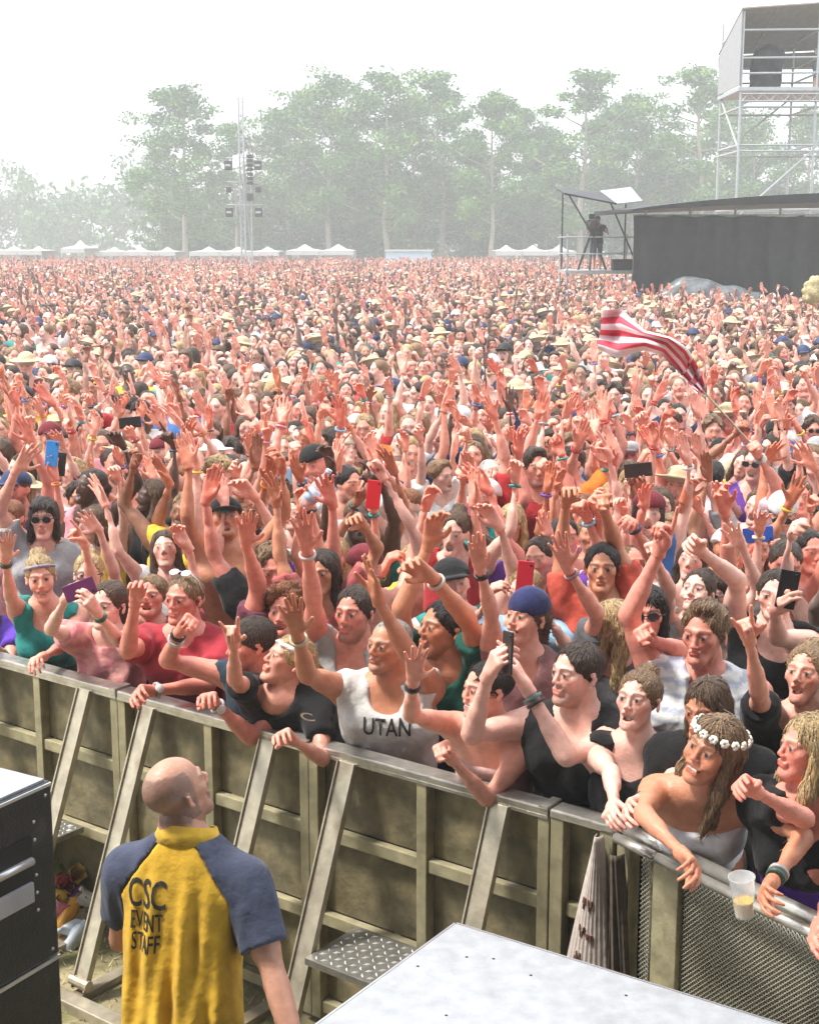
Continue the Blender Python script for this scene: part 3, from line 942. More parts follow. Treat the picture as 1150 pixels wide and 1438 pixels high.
PERSONS = []
def make_person(k, lod, label, skin='fair', hair=('short', 'brown'), top=('tee', (.5, .5, .5)), mouth='closed', beard=0.0, pants=(.05, .06, .09), group=None, seed=1, extras=(), handtint=.25, legs=True):
    sk = SKIN[skin] if isinstance(skin, str) else skin
    hcol = HAIRCOL[hair[1]] if isinstance(hair[1], str) else hair[1]
    cloth = None
    pts = [k.hip, k.neck] + list(k.sh.values()) + [k.sh[sd] + (a['E'] - k.sh[sd]) * .7 for sd, a in k.arm.items()]
    h = {0: .0130, 1: .029, 2: .040, 3: .036}[lod]
    if top:
        cloth = cloth_field(k, top[0], h, np.min(pts, 0) - .22, np.max(pts, 0) + .16, seed, .016 if top[0] == 'tank' else .012)
    V, Q, C = merge(body_arrays(k, sk, hcol, lod, mouth, beard, pants, cloth, legs, handtint))
    base = A(k.hip[0], k.hip[1], 0)
    o = link('person', new_mesh('person', V - base, Q, 'skin', col=C), loc=base)
    tag(o, label, 'person', group)
    if top:
        V, Q = cloth.mesh()
        V = relax(V, Q, 1, .4)
        c = np.tile(np.array(top[1]), (len(V), 1))
        if len(top) > 2:                                   # second colour on part of the garment: print, panel and painted shade
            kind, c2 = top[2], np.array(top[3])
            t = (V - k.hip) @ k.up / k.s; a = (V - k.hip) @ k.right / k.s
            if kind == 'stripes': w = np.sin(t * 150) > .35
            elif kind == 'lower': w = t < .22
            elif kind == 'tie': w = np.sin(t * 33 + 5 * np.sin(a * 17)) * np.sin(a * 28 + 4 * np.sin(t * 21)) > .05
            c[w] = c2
        nm = {'tee': 't_shirt', 'polo': 'polo_shirt', 'tank': 'tank_top', 'tube': 'tube_top'}[top[0]]
        k.shirt = link(nm, new_mesh(nm, V - base, Q, 'cloth', col=c), o)
        k.shirt_arrays = (V, Q)
    if hair[0] != 'none':
        Vh, Qh = hair_mesh(hair[0], lod)
        g = np.random.default_rng(seed)
        hb = np.array(hcol) * g.uniform(.85, 1.15)
        hcl = np.tile(hb, (len(Vh), 1)) * (1 + .35 * np.sin(np.arctan2(Vh[:, 0], Vh[:, 1] + .001) * 31 + Vh[:, 2] * 40))[:, None].clip(.6, 1.5)
        if hair[0] != 'buzz' and not any(e[0] in ('cap', 'backcap', 'brim') for e in extras):
            Vs, Qs, fs = strands(Vh, Qh, hair[0], lod, g)
            Qh = np.vstack([Qh, Qs + len(Vh)]); Vh = np.vstack([Vh, Vs]); hcl = np.vstack([hcl, hb * fs[:, None] + fs[:, None] * .012])
        head_part(k, 'hair', o, Vh, Qh, hcl, 'hair')
    for ex in extras:
        n = ex[0]
        if n == 'band':                                    # wristband: side, colour, distance up the forearm
            a = k.arm[ex[1]]; ax_ = unit(a['E'] - a['W'])
            dist = ex[3] if len(ex) > 3 else .025
            Vb, Qb, cb = ring(a['W'] + ax_ * dist, ax_, (.031 + .06 * max(0, dist - .02)) * k.s * (.9 if k.fem else 1), .006, ex[2])
            link('wristband', new_mesh('wristband', Vb - base, Qb, 'gear', col=cb), o)
        elif n == 'watch':
            a = k.arm[ex[1]]; ax_ = unit(a['E'] - a['W'])
            c = a['W'] + ax_ * .02
            Vb, Qb, cb = ring(c, ax_, .031 * k.s, .007, (.35, .35, .36))
            w = link('watch', new_mesh('watch', Vb - base, Qb, 'gear', col=cb), o)
            d = unit(A(0, -1, .5) - ax_ * (A(0, -1, .5) @ ax_))
            m = MB(); m.lathe(c + d * .030 * k.s, [(.019, 0), (.019, .007), (.016, .010)], 12, d)
            V1 = np.array(m.V) - base
            link('watch_face', new_mesh('watch_face', V1, m.F, 'gear', col=np.tile(A(.75, .75, .73), (len(V1), 1))), w)
        elif n in ('cap', 'backcap', 'beanie', 'brim'):
            Vc, Qc = cap_mesh(n, lod)
            head_part(k, {'brim': 'brimmed_hat', 'backcap': 'cap'}.get(n, n), o, Vc, Qc, ex[1], 'cloth')
        elif n in ('sun', 'spec', 'sun_up'):
            m = glasses_mesh('sun' if n != 'spec' else 'spec')
            V1 = np.array(m.V)
            if n == 'sun_up': V1 = (V1 @ Rx(-.95).T) * 1.04 + A(0, .025, .055)
            head_part(k, 'glasses' if n == 'spec' else 'sunglasses', o, V1, m.F, ex[1] if len(ex) > 1 else (.012, .012, .014), 'gear')
        elif n == 'headband':
            pts = [A(.0845 * math.sin(t), .018 - .098 * math.cos(t), .055 + .024 * math.cos(t)) for t in np.linspace(0, 2 * math.pi, 25)]
            m = MB(); m.tube(pts, .009, 6, cap=False)
            V1 = np.array(m.V)
            V1[:, 2] += 1.2 * (V1[:, 2] - .075) * 0
            head_part(k, 'headband', o, V1, m.F, ex[1], 'cloth')
        elif n == 'bandana':
            f = Field.boxed((-.11, -.13, -.02), (.11, .14, .12), .008)
            f.ball((0, .014, .038), (.088, .110, .098), .01)
            f.plane((0, 0, .085), unit(A(0, -.15, 1)), 'c'); f.plane((0, 0, .045), unit(A(0, -.2, -1)), 'c')
            f.ripple(.002, 120, 4)
            Vc, Qc = f.mesh()
            head_part(k, 'bandana', o, Vc, Qc, ex[1], 'cloth')
        elif n == 'flowers':
            g = np.random.default_rng(8)
            root = None
            for i in range(16):
                t = i * 2 * math.pi / 16
                p = A(.094 * math.sin(t), .018 - .112 * math.cos(t), .070)
                m = MB()
                for q in range(6):
                    u = q * math.pi / 3 + g.uniform(0, .5)
                    d = unit(p - A(0, .018, .05)); e1 = unit(np.cross(d, A(0, 0, 1))); e2 = np.cross(d, e1)
                    c = p + (e1 * math.cos(u) + e2 * math.sin(u)) * .0085 + d * g.uniform(0, .005)
                    n2 = unit(d + (e1 * math.cos(u) + e2 * math.sin(u)) * .5)
                    m.lathe(c, [(.002, -.002), (.0085, .001), (.007, .006), (.002, .007)], 6, n2)
                head_part(k, 'flower', o, np.array(m.V), m.F, A(.82, .79, .70) * g.uniform(.85, 1.05), 'cloth')
            pts = [A(.090 * math.sin(t), .018 - .108 * math.cos(t), .068) for t in np.linspace(0, 2 * math.pi, 21)]
            m = MB(); m.tube(pts, .004, 5, cap=False)
            head_part(k, 'garland', o, np.array(m.V), m.F, (.10, .13, .04), 'cloth')
    PERSONS.append((k, o))
    return o

def text_on(k, string, centre, size, mt, parent, dirn, upv, spacing=1.0, curve_off=.004, squeeze=1.0):
    """flat print: glyph outlines laid onto a garment"""
    V, Q = k.shirt_arrays
    tree = BVHTree.FromPolygons([tuple(v) for v in V], [tuple(int(i) for i in q) for q in Q])
    cu = bpy.data.curves.new('print', 'FONT'); cu.body = string; cu.size = size; cu.align_x = 'CENTER'; cu.align_y = 'CENTER'
    cu.space_character = spacing; cu.resolution_u = 3; cu.offset = size * .012
    to = bpy.data.objects.new('print', cu); COL.objects.link(to)
    dg = bpy.context.evaluated_depsgraph_get()
    me = bpy.data.meshes.new_from_object(to.evaluated_get(dg))
    bpy.data.objects.remove(to)
    bm = bmesh.new(); bm.from_mesh(me)
    bmesh.ops.triangulate(bm, faces=bm.faces)
    for _ in range(2):
        long = [e for e in bm.edges if e.calc_length() > size * .22]
        if long: bmesh.ops.subdivide_edges(bm, edges=long, cuts=1)
    bmesh.ops.triangulate(bm, faces=bm.faces)
    n = unit(dirn); up = unit(upv - n * (np.asarray(upv) @ n)); rt = np.cross(up, n)
    org = np.array(parent.matrix_world.translation) if parent.parent is None else np.array(parent.parent.location)
    for v in bm.verts:
        p = centre + rt * v.co.x * squeeze + up * v.co.y + n * .5
        hit = tree.ray_cast(Vector(p), Vector(-n))
        q = np.array(hit[0]) if hit[0] is not None else centre + rt * v.co.x * squeeze + up * v.co.y
        v.co = Vector(q + n * curve_off - org)
    bm.to_mesh(me); bm.free()
    me.materials.clear(); me.materials.append(M[mt])
    return link('lettering', me, parent)

def raised(k, g, sd, style='up'):
    o = k.right * (1 if sd == 'r' else -1)
    if style == 'up':
        du = o * g.normal(.20, .20) + k.fwd * g.normal(.25, .25) + A(0, 0, g.normal(.95, .15))
        df = -o * g.normal(.05, .22) + k.fwd * g.normal(.15, .28) + A(0, 0, 1.0) + A(g.normal(-.08, .15), 0, 0)
        hd = g.choice(['open', 'open', 'flat', 'relax', 'claw', 'open', 'point', 'relax', 'flat', 'fist'])
        arm_dirs(k, sd, du, df, hd, fdir=unit(df) + A(g.normal(-.1, .25), g.normal(-.25, .35), g.normal(0, .1)), palm=A(g.normal(0, .5), -1, g.normal(0, .3)))
    elif style == 'phone':
        du = o * .25 + k.fwd * .75 + A(0, 0, .05); df = -o * .55 + k.fwd * .35 + A(0, 0, .9)
        arm_dirs(k, sd, du, df, 'grip', fdir=A(0, 0, 1) - o * .5, palm=-o * .8 + k.fwd * -.3)
    elif style == 'clap':
        du = o * .30 + k.fwd * .55 + A(0, 0, .45); df = -o * .75 + k.fwd * .25 + A(0, 0, .75)
        arm_dirs(k, sd, du, df, 'flat', fdir=A(0, 0, 1) - o * .15, palm=-o)
    else:
        arm_dirs(k, sd, o * .2 - A(0, 0, 1), k.fwd * .6 - A(0, 0, .8), 'relax' if g.random() < .3 else None)

# ------------------------------------------------------------------ the barrier line in plan
BA, BB = A(-2.62, 6.96, 0), A(.70, 4.47, 0)          # long straight run, then the run that turns towards the stage
BC = A(1.75, 2.97, 0)
def barrier_y(X):
    if X < BB[0]: return BA[1] + (X - BA[0]) * (BB[1] - BA[1]) / (BB[0] - BA[0])
    return BB[1] + (X - BB[0]) * (BC[1] - BB[1]) / (BC[0] - BB[0])

def head_at(x, y, off):
    Y = 5.0
    for _ in range(30):
        p = at_y(x, y, Y); Y = .5 * Y + .5 * (barrier_y(p[0]) + off)
    return at_y(x, y, Y)

FRONT = 'people pressed against the crowd barrier'
SECOND = 'people in the rows just behind the barrier'
HERO = []
def hero(x, y, off, label, yaw=0, pitch=12, roll=0, byaw=None, sex='m', il=None, ir=None, group=FRONT, scale=1.0, z=None, hip_z=None, **kw):
    hc = head_at(x, y, off) if z is None else at_z(x, y, z)
    k = pose_skeleton(hc, yaw, pitch, roll, byaw, sex, scale=scale, hip_z=hip_z)
    k.px = (x, y)
    for sd, a in (('r', il), ('l', ir)):
        if a is None:
            o = k.right * (1 if sd == 'r' else -1)
            g_ = np.random.default_rng(int(x * 3 + y + (sd == 'r')))
            if group == SECOND and g_.random() < .6: raised(k, g_, sd, 'up')
            else: arm_dirs(k, sd, o * .18 - A(0, 0, 1), k.fwd * .1 - A(0, 0, .9), None)
        elif isinstance(a, dict):
            arm_px(k, sd, **a)
    HERO.append(k)
    o = make_person(k, 0, label, group=group, seed=len(HERO), **kw)
    return k, o

WHITE, GREY, BLACK = (.74, .74, .73), (.30, .30, .30), (.012, .012, .013)
D = dict
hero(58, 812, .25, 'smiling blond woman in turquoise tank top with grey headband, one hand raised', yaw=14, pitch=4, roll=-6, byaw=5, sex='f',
     skin='fair', hair=('bun', 'blond'), top=('tank', (.03, .26, .24), 'lower', (.03, .05, .04)), mouth='smile',
     il=D(e=(16, 838), w=(8, 786), hand='open', tip=(12, 745)), ir=D(e=(92, 905), w=(62, 922), hand='relax', tip=(42, 928)),
     extras=[('headband', (.28, .27, .36)), ('band', 'r', (.03, .05, .02))])
hero(-28, 838, .24, 'person in purple shirt leaning on barrier at the left picture edge', yaw=10, byaw=5, sex='f', skin='fair', hair=('long', 'brown'), top=('tee', (.12, .05, .42)),
     ir=D(e=(14, 930), w=(-14, 900), hand='relax'))
hero(152, 850, .20, 'woman in pink shirt photographing the stage with a purple phone', yaw=-22, pitch=6, roll=4, byaw=-10, sex='f', skin='pale', hair=('pony', 'brown'),
     top=('tee', (.68, .25, .27), 'tie', (.74, .36, .33)), mouth='smile',
     il=D(e=(72, 884), w=(92, 842), hand='grip', tip=(110, 818), palm=A(.8, .5, 0)), ir=D(e=(168, 900), w=(138, 862), hand='grip', tip=(114, 826), palm=A(-.7, .6, 0)),
     extras=[('band', 'l', (.02, .14, .09))])
hero(258, 842, .28, 'sandy-haired man in crimson t-shirt with white goggles pushed up, forearm on rail', yaw=-26, pitch=6, byaw=-6, skin='rosy', hair=('crew', 'sandy'),
     top=('tee', (.36, .03, .045), 'lower', (.10, .03, .02)),  # brown lower part is the shirt's shadow, painted into its colour
     il=D(e=(180, 914), w=(190, 848), hand='claw', tip=(198, 808)), ir=D(e=(292, 962), w=(214, 970), hand='relax', tip=(180, 972)),
     extras=[('sun_up', (.75, .75, .75)), ('watch', 'l')])
hero(125, 808, .62, 'fair woman with round glasses behind the woman photographing with purple phone', yaw=8, pitch=10, sex='f', skin='pale', hair=('bun', 'blond'), top=('tank', (.5, .25, .3)), group=SECOND, extras=[('spec',)])
hero(212, 838, .50, 'laughing person squeezed behind crimson-shirted man, mouth wide open', yaw=-5, pitch=14, sex='f', skin='fair', hair=('short', 'sandy'), top=('tee', (.25, .04, .05)), mouth='open', group=SECOND)
hero(352, 905, .05, 'dark-haired boy in navy tank top leaning over rail, watch on wrist', yaw=-70, pitch=-4, roll=0, byaw=-30, hip_z=.98, scale=.95, skin='rosy', hair=('short', 'dark_brown'), top=('tank', (.025, .045, .07)),
     il=D(e=(224, 925), w=(252, 888), hand='fist', tip=(285, 855)), ir=D(e=(348, 1040), w=(302, 988), hand='relax', tip=(285, 968)),
     extras=[('watch', 'l'), ('band', 'r', (.5, .5, .5), .06), ('band', 'r', (.02, .02, .02), .02)])
hero(402, 862, .48, 'curly red-haired bearded man laughing with mouth wide open', yaw=-14, pitch=14, skin='rosy', hair=('curly', 'red'), top=('tee', (.12, .03, .05)), mouth='open', beard=.55, group=SECOND,
     il=D(e=(362, 820), w=(346, 765), hand='open', tip=(348, 722)))
K_BLACK, O_BLACK = hero(404, 928, .07, 'blond person in black t-shirt with white bandana, face tipped up', yaw=-66, pitch=26, byaw=-18, hip_z=.97, sex='f', skin='fair', hair=('pony', 'blond'), top=('tee', BLACK),
     il=D(e=(330, 955), w=(328, 905), hand='horns', tip=(322, 862)), ir=D(e=(454, 1066), w=(412, 1040), hand='relax'),
     extras=[('bandana', WHITE)])
hero(497, 862, .45, 'sunburnt dark-haired man with stubble and bare shoulders, one arm up', yaw=-24, pitch=8, skin='rosy', hair=('short', 'dark_brown'), top=('tank', (.35, .34, .33)), beard=.5, group=SECOND,
     il=D(e=(440, 840), w=(431, 772), hand='open', tip=(424, 722)), extras=[('band', 'r', (.6, .45, .42))])
K_WHITE, O_WHITE = hero(545, 908, .22, 'shaven-headed man in white printed tank top, both hands reaching up', yaw=-38, pitch=10, byaw=-8, skin='tan', hair=('buzz', 'grey'), top=('tank', (.62, .62, .60)), beard=.3,
     il=D(e=(432, 948), w=(418, 892), hand='open', tip=(408, 842)), ir=D(e=(575, 920), w=(532, 845), hand='flat', tip=(518, 790), palm=A(-.8, -.4, 0)),
     extras=[('band', 'r', (.55, .45, .30))])
hero(622, 882, .55, 'big dark-haired man in dark green t-shirt with arm stretched high', yaw=-62, pitch=10, byaw=-20, scale=1.07, skin='tan', hair=('short', 'black'), top=('tee', (.008, .075, .055)), beard=.4, group=SECOND,
     ir=D(e=(655, 868), w=(608, 812), hand='relax', tip=(562, 782)), extras=[('band', 'l', (.6, .5, .42))])
hero(738, 868, .62, 'young woman in navy beanie looking up to the left', yaw=-42, pitch=14, byaw=-10, sex='f', skin='fair', hair=('pony', 'brown'), top=('tank', (.25, .12, .12)), group=SECOND, mouth='smile',
     il=D(e=(690, 860), w=(674, 800), hand='flat', tip=(668, 750)), extras=[('beanie', (.025, .03, .10)), ('band', 'r', (.02, .02, .02))])
K_STRAP, O_STRAP = hero(682, 968, .06, 'dark-haired woman in pale strapless top, elbow over rail and fist clenched', yaw=-62, pitch=4, byaw=-18, hip_z=1.0, sex='f', skin='fair', hair=('bun', 'black'), top=('tube', (.55, .36, .33)), mouth='smile',
     il=D(e=(578, 1004), w=(580, 958), hand='open', tip=(586, 905)), ir=D(e=(684, 1122), w=(634, 1066), hand='fist', tip=(605, 1030)),
     extras=[('band', 'r', (.03, .03, .03))])
K_TANK, O_TANK = hero(808, 946, .22, 'man in black and white tank top, short dark hair, both arms reaching left', yaw=-56, pitch=6, byaw=-26, skin='pale', hair=('short', 'dark_brown'), top=('tank', BLACK, 'lower', (.60, .56, .50)), beard=.45,
     il=D(e=(662, 1032), w=(684, 952), hand='grip', tip=(708, 905), palm=A(.8, .4, 0)), ir=D(e=(795, 1062), w=(742, 970), hand='flat', tip=(706, 912), palm=A(-.8, .3, 0)),
     extras=[('band', 'l', (.10, .22, .22)), ('band', 'l', (.03, .03, .03), .045)])
hero(895, 984, .26, 'smiling woman in black tank top with hair pulled back, hand on rail', yaw=-32, pitch=16, byaw=-16, sex='f', skin='pale', hair=('bun', 'light_brown'), top=('tank', BLACK), mouth='open',
     ir=D(e=(942, 1110), w=(898, 1125), hand='relax', tip=(866, 1142), nw=True), il=D(e=(858, 1085), w=(862, 1130), hand='relax', tip=(850, 1150)),
     extras=[('band', 'l', (.05, .05, .06))])
hero(988, 892, .50, 'brown-haired man in white tank top with navy trim, arms down', z=1.7, yaw=-34, pitch=4, byaw=-8, scale=1.03, skin='rosy', hair=('quiff', 'light_brown'), top=('tank', WHITE, 'stripes', (.45, .48, .58)), group=SECOND)
hero(990, 996, .34, 'brown-haired girl peering out behind the woman with flower crown', yaw=-40, pitch=-6, sex='f', scale=.95, skin='tan', hair=('long', 'brown'), top=('tee', BLACK), group=FRONT)
hero(1000, 1052, .02, 'woman in white strapless top with crown of white flowers', yaw=-48, pitch=8, roll=16, byaw=-14, hip_z=1.06, sex='f', skin='tan', hair=('long', 'light_brown'), top=('tube', (.80, .80, .84)), mouth='smile',
     il=D(e=(902, 1142), w=(956, 1198), hand='relax', tip=(992, 1232)), ir=D(e=(1128, 1176), w=(1084, 1238), hand='relax', tip=(1060, 1270)),
     extras=[('flowers',), ('band', 'l', (.05, .12, .10)), ('band', 'l', (.45, .42, .38), .045)])
hero(1132, 1052, .22, 'blond woman in black top seen in profile, arm stretched towards flower crown', z=1.6, yaw=-76, pitch=10, byaw=-30, sex='f', skin='rosy', hair=('wavy', 'blond'), top=('tee', BLACK, 'lower', (.10, .03, .40)),
     il=D(e=(1130, 1150), w=(1062, 1112), hand='relax', tip=(1018, 1088)), ir=D(e=(1168, 1260), w=(1150, 1300), hand='relax'))
hero(1130, 948, .36, 'fair woman in black t-shirt shouting, one hand up in horn sign', z=1.66, yaw=-34, pitch=18, sex='f', skin='fair', hair=('bun', 'sandy'), top=('tee', BLACK), mouth='open', group=SECOND,
     il=D(e=(1066, 975), w=(1052, 900), hand='horns', tip=(1038, 850)))
hero(908, 862, .62, 'dark-fringed man in big sunglasses with fist before his chin', z=1.66, yaw=-12, pitch=6, skin='rosy', hair=('bob', 'black'), top=('tee', (.10, .05, .05)), group=SECOND,
     ir=D(e=(958, 915), w=(915, 900), hand='fist', tip=(890, 872)), extras=[('sun',)])
hero(978, 834, .72, 'pale smiling woman gazing up behind the man with navy-trimmed tank', z=1.62, yaw=-30, pitch=28, sex='f', skin='pale', hair=('bun', 'dark_brown'), top=('tank', GREY), mouth='smile', group=SECOND,
     il=D(e=(940, 830), w=(918, 780), hand='fist', tip=(912, 750)))
hero(858, 878, .52, 'woman with long wavy blond hair, face turned away, arm raised', z=1.63, yaw=-120, pitch=5, byaw=-30, sex='f', skin='fair', hair=('wavy', 'blond'), top=('tee', (.10, .10, .11)), group=SECOND,
     il=D(e=(838, 862), w=(798, 800), hand='open', tip=(780, 748)), extras=[('band', 'r', (.4, .2, .2))])
hero(1088, 838, .72, 'dark-haired man in sleeveless black shirt lifting a black phone', z=1.7, yaw=-20, pitch=10, skin='pale', hair=('short', 'dark_brown'), top=('tank', BLACK), group=SECOND,
     il=D(e=(1035, 815), w=(985, 775), hand='relax', tip=(955, 750)), ir=D(e=(1092, 895), w=(1088, 858), hand='grip', tip=(1098, 828), palm=A(.8, .3, 0)))
hero(62, 728, 1.05, 'long-haired man in dark sunglasses behind the woman with headband', yaw=6, pitch=4, skin='fair', hair=('bob', 'dark_brown'), top=('tee', (.35, .33, .33)), group=SECOND, extras=[('sun',)])
hero(452, 805, .85, 'brown-haired woman half hidden behind raised arms near the dark-haired man', yaw=-15, pitch=6, sex='f', skin='tan', hair=('long', 'dark_brown'), top=('tee', (.4, .1, .1)), group=SECOND,
     ir=D(e=(530, 770), w=(512, 740), hand='relax', tip=(485, 715)))
hero(845, 800, .95, 'dark-haired person with raised arm beyond the woman with blond waves', z=1.66, yaw=-10, pitch=10, skin='tan', hair=('short', 'black'), top=('tee', (.5, .08, .05)), group=SECOND,
     ir=D(e=(862, 760), w=(848, 715), hand='fist', tip=(848, 685)))
# ------------------------------------------------------------------ stage behind the camera (out of frame): roof and deck shade the pit from one side
m = MB(); m.box((-14, -14, 8.6), (14, 1.2, 9.2)); tag(m.build('stage_roof', 'black_dark'), 'dark canopy over the stage behind the viewer', 'roof', kind='structure')
m = MB(); m.box((-14, -14, 0), (14, -13.5, 8.6)); tag(m.build('stage_backdrop', 'black_dark'), 'dark backdrop at the rear of the stage', 'wall', kind='structure')
m = MB(); m.box((-14, -13.4, 0), (14, 1.0, 1.45)); tag(m.build('stage_deck', 'black_dark'), 'black stage deck behind the viewer', 'stage', kind='structure')
# ------------------------------------------------------------------ ground
m = MB(); m.box((-400, -60, -.3), (400, 700, 0)); tag(m.build('ground', 'dust_ground'), kind='structure')
N_ = 90
gx, gy = np.linspace(-5, 4, N_), np.linspace(1.0, 8.2, N_)
gg = np.random.default_rng(4)
Z = .012 + .010 * gg.random((N_, N_))
V = np.array([(gx[i], gy[j], Z[i, j]) for i in range(N_) for j in range(N_)])
Q = np.array([(i * N_ + j, (i + 1) * N_ + j, (i + 1) * N_ + j + 1, i * N_ + j + 1) for i in range(N_ - 1) for j in range(N_ - 1)])
tag(link('pit_ground', new_mesh('pit_ground', V, Q, 'dry_ground')), kind='structure')
def blades(name, mt, n, lab, hmax):
    V = []; F = []
    for _ in range(n):
        x, y = gg.uniform(-2.2, .3), gg.uniform(3.2, 6.6)
        t = gg.uniform(0, 6.28); L = gg.uniform(.02, hmax); w = .003
        d = A(math.cos(t), math.sin(t), 0) * L * gg.uniform(.4, 1); sdv = A(-math.sin(t), math.cos(t), 0) * w
        b = A(x, y, .018); o = len(V)
        V += [b - sdv, b + sdv, b + d + A(0, 0, L * gg.uniform(.1, .8))]; F.append((o, o + 1, o + 2))
    o = link(name, new_mesh(name, np.array(V), F, mt, smooth=False))
    return tag(o, lab, 'grass', kind='stuff')
blades('straw', 'straw', 5000, 'dry straw trampled over the pit ground', .07)
blades('grass', 'grass_blade', 2500, 'short green grass left on the pit ground', .05)
# ------------------------------------------------------------------ people further back, each one built (the largest in view)
CLOTH = [('white', (.72, .72, .71), 20), ('grey', (.32, .32, .33), 9), ('black', (.014, .014, .015), 8), ('red', (.42, .03, .035), 9), ('pink', (.68, .28, .33), 8),
         ('navy', (.02, .035, .10), 7), ('blue', (.06, .17, .45), 5), ('pale-blue', (.30, .50, .68), 5), ('teal', (.02, .26, .24), 4), ('green', (.04, .20, .06), 4),
         ('yellow', (.72, .50, .05), 5), ('orange', (.68, .20, .03), 5), ('purple', (.14, .05, .32), 4), ('maroon', (.16, .02, .03), 4), ('cream', (.66, .58, .44), 5)]
CAPS = [c for c in CLOTH if c[0] in ('white', 'grey', 'black', 'navy', 'maroon', 'cream')]
CW = np.array([c[2] for c in CLOTH], float); CW /= CW.sum()
HW = [('dark_brown', .30), ('brown', .26), ('light_brown', .15), ('blond', .14), ('black', .09), ('sandy', .08), ('red', .02)]
SW = [('pale', .40), ('fair', .33), ('rosy', .14), ('tan', .08), ('brown', .03), ('dark', .02)]
def pick(g, ws):
    w = np.array([x[1] for x in ws]); return ws[g.choice(len(ws), p=w / w.sum())][0]

def zone(x):
    return ('near left edge' if x < 190 else 'below speaker mast' if x < 420 else 'left of centre' if x < 600 else 'right of centre' if x < 800 else 'under striped flag' if x < 1000 else 'near right edge')

LABELS = set()
CROWD = 'people packed in the crowd behind the front rows'
PHONES = []
def crowd_person(hc, g, lod, spec=None):
    """spec may fix: yaw, skin, hair, top, arms, extras, label"""
    spec = spec or {}
    fem = spec.get('sex', 'f' if g.random() < .42 else 'm') == 'f'
    yaw = spec.get('yaw', g.normal(-9, 20)); pitch = spec.get('pitch', g.normal(8, 8))
    k = pose_skeleton(hc, yaw, pitch, g.normal(0, 6), sex='f' if fem else 'm', scale=spec.get('scale', g.normal(1.0, .03)))
    x, y = project(hc); k.px = (x, y)
    arms = spec.get('arms')
    if arms is None:
        r = g.random(); far = np.clip((hc[1] - 6) / 9, 0, 1)
        up = (.95 if hc[1] < 8.8 else .72) - .44 * far
        arms = 'both' if r < up * .68 else 'one' if r < up else 'phone' if r < up + .06 else 'clap' if r < up + .12 else 'down'
    side = 'r' if g.random() < .5 else 'l'
    for sd in ('r', 'l'):
        st = {'both': 'up', 'phone': 'phone', 'clap': 'clap', 'down': 'down'}.get(arms, 'up' if sd == side else 'down')
        raised(k, g, sd, st)
    skin = spec.get('skin') or pick(g, SW)
    hc_ = pick(g, HW)
    hs = g.choice(['long', 'long', 'pony', 'bun', 'wavy', 'bob']) if fem else g.choice(['short', 'short', 'crew', 'messy', 'curly', 'quiff', 'buzz'])
    hair = spec.get('hair') or (hs, hc_)
    ci = g.choice(len(CLOTH), p=CW)
    kind = g.choice(['tank', 'tee', 'tank', 'tube'] if fem else ['tee', 'tank', 'tee', 'none', 'none'])
    if kind == 'tube' and g.random() < .5: kind = 'tank'
    top = spec.get('top') or (None if kind == 'none' else (kind, CLOTH[ci][1]))
    cname = spec.get('cname') or CLOTH[ci][0]
    ex = list(spec.get('extras', ()))
    exn = spec.get('exname', '')
    if not ex and not spec:
        r = g.random()
        if r < .07: ex = [('sun',)]; exn = 'and sunglasses'
        elif r < .12: cc = CAPS[g.choice(len(CAPS))]; ex = [('cap', cc[1])]; exn = 'and cap'
        elif r < .16: cc = CAPS[g.choice(len(CAPS))]; ex = [('backcap', cc[1])]; exn = 'and backwards cap'
        elif r < .185: ex = [('brim', (.50, .40, .25))]; exn = 'and straw hat'
        elif r < .21: cc = CLOTH[g.choice(len(CLOTH))]; ex = [('bandana', cc[1])]; exn = 'and bandana'
        if ex and ex[0][0] in ('cap', 'backcap', 'brim'): hair = ('none' if not fem else hair[0], hair[1])
        for sd in ('r', 'l'):
            if arms in ('both', 'one', 'phone') and k.arm[sd]['W'][2] > k.arm[sd]['E'][2] and g.random() < .5:
                ex.append(('band', sd, CLOTH[g.choice(len(CLOTH))][1]))
    mouth = g.choice(['closed', 'closed', 'smile', 'open'])
    an = {'both': 'both arms raised', 'one': 'one arm raised', 'phone': 'hands lifted before face', 'clap': 'hands clapping high', 'down': 'arms down'}[arms]
    tn = 'bare-chested' if top is None else {'tee': 't-shirt', 'tank': 'tank top', 'tube': 'strapless top', 'polo': 'polo shirt'}[top[0]]
    hn = str(hair[1]).replace('_', '-')
    who = ('woman' if fem else 'man')
    lab = spec.get('label')
    if lab is None:
        dress = f'bare-chested {hn}-haired man' if top is None else f'{hn}-haired {who} in {cname} {tn}'
        lab = ' '.join(f'{dress} {exn}, {an}, {zone(x)}'.replace(' ,', ',').split())
        if lab in LABELS:
            st = {'crew': 'crew-cut ', 'buzz': 'close-cropped ', 'quiff': 'quiffed ', 'messy': 'tousled ', 'curly': 'curly ', 'long': 'long ', 'wavy': 'wavy ', 'pony': 'ponytailed ', 'bun': 'tied-back ', 'bob': 'bobbed '}.get(hair[0], 'short ')
            lab = lab.replace(hn + '-haired', st + hn + '-haired', 1)
        if lab in LABELS: lab = lab.replace(zone(x), 'farther back ' + zone(x))
        LABELS.add(lab)
    o = make_person(k, lod, lab, skin=skin, hair=hair, top=top, mouth=spec.get('mouth', mouth), beard=0 if fem else g.choice([0, .3, .5, .7]), group=CROWD, seed=int(g.integers(1, 999)), extras=ex,
                    handtint=.5, pants=CLOTH[g.choice(len(CLOTH))][1])
    if arms == 'phone':
        PHONES.append((k, hn, who, cname, tn, x, y))
    return k, o

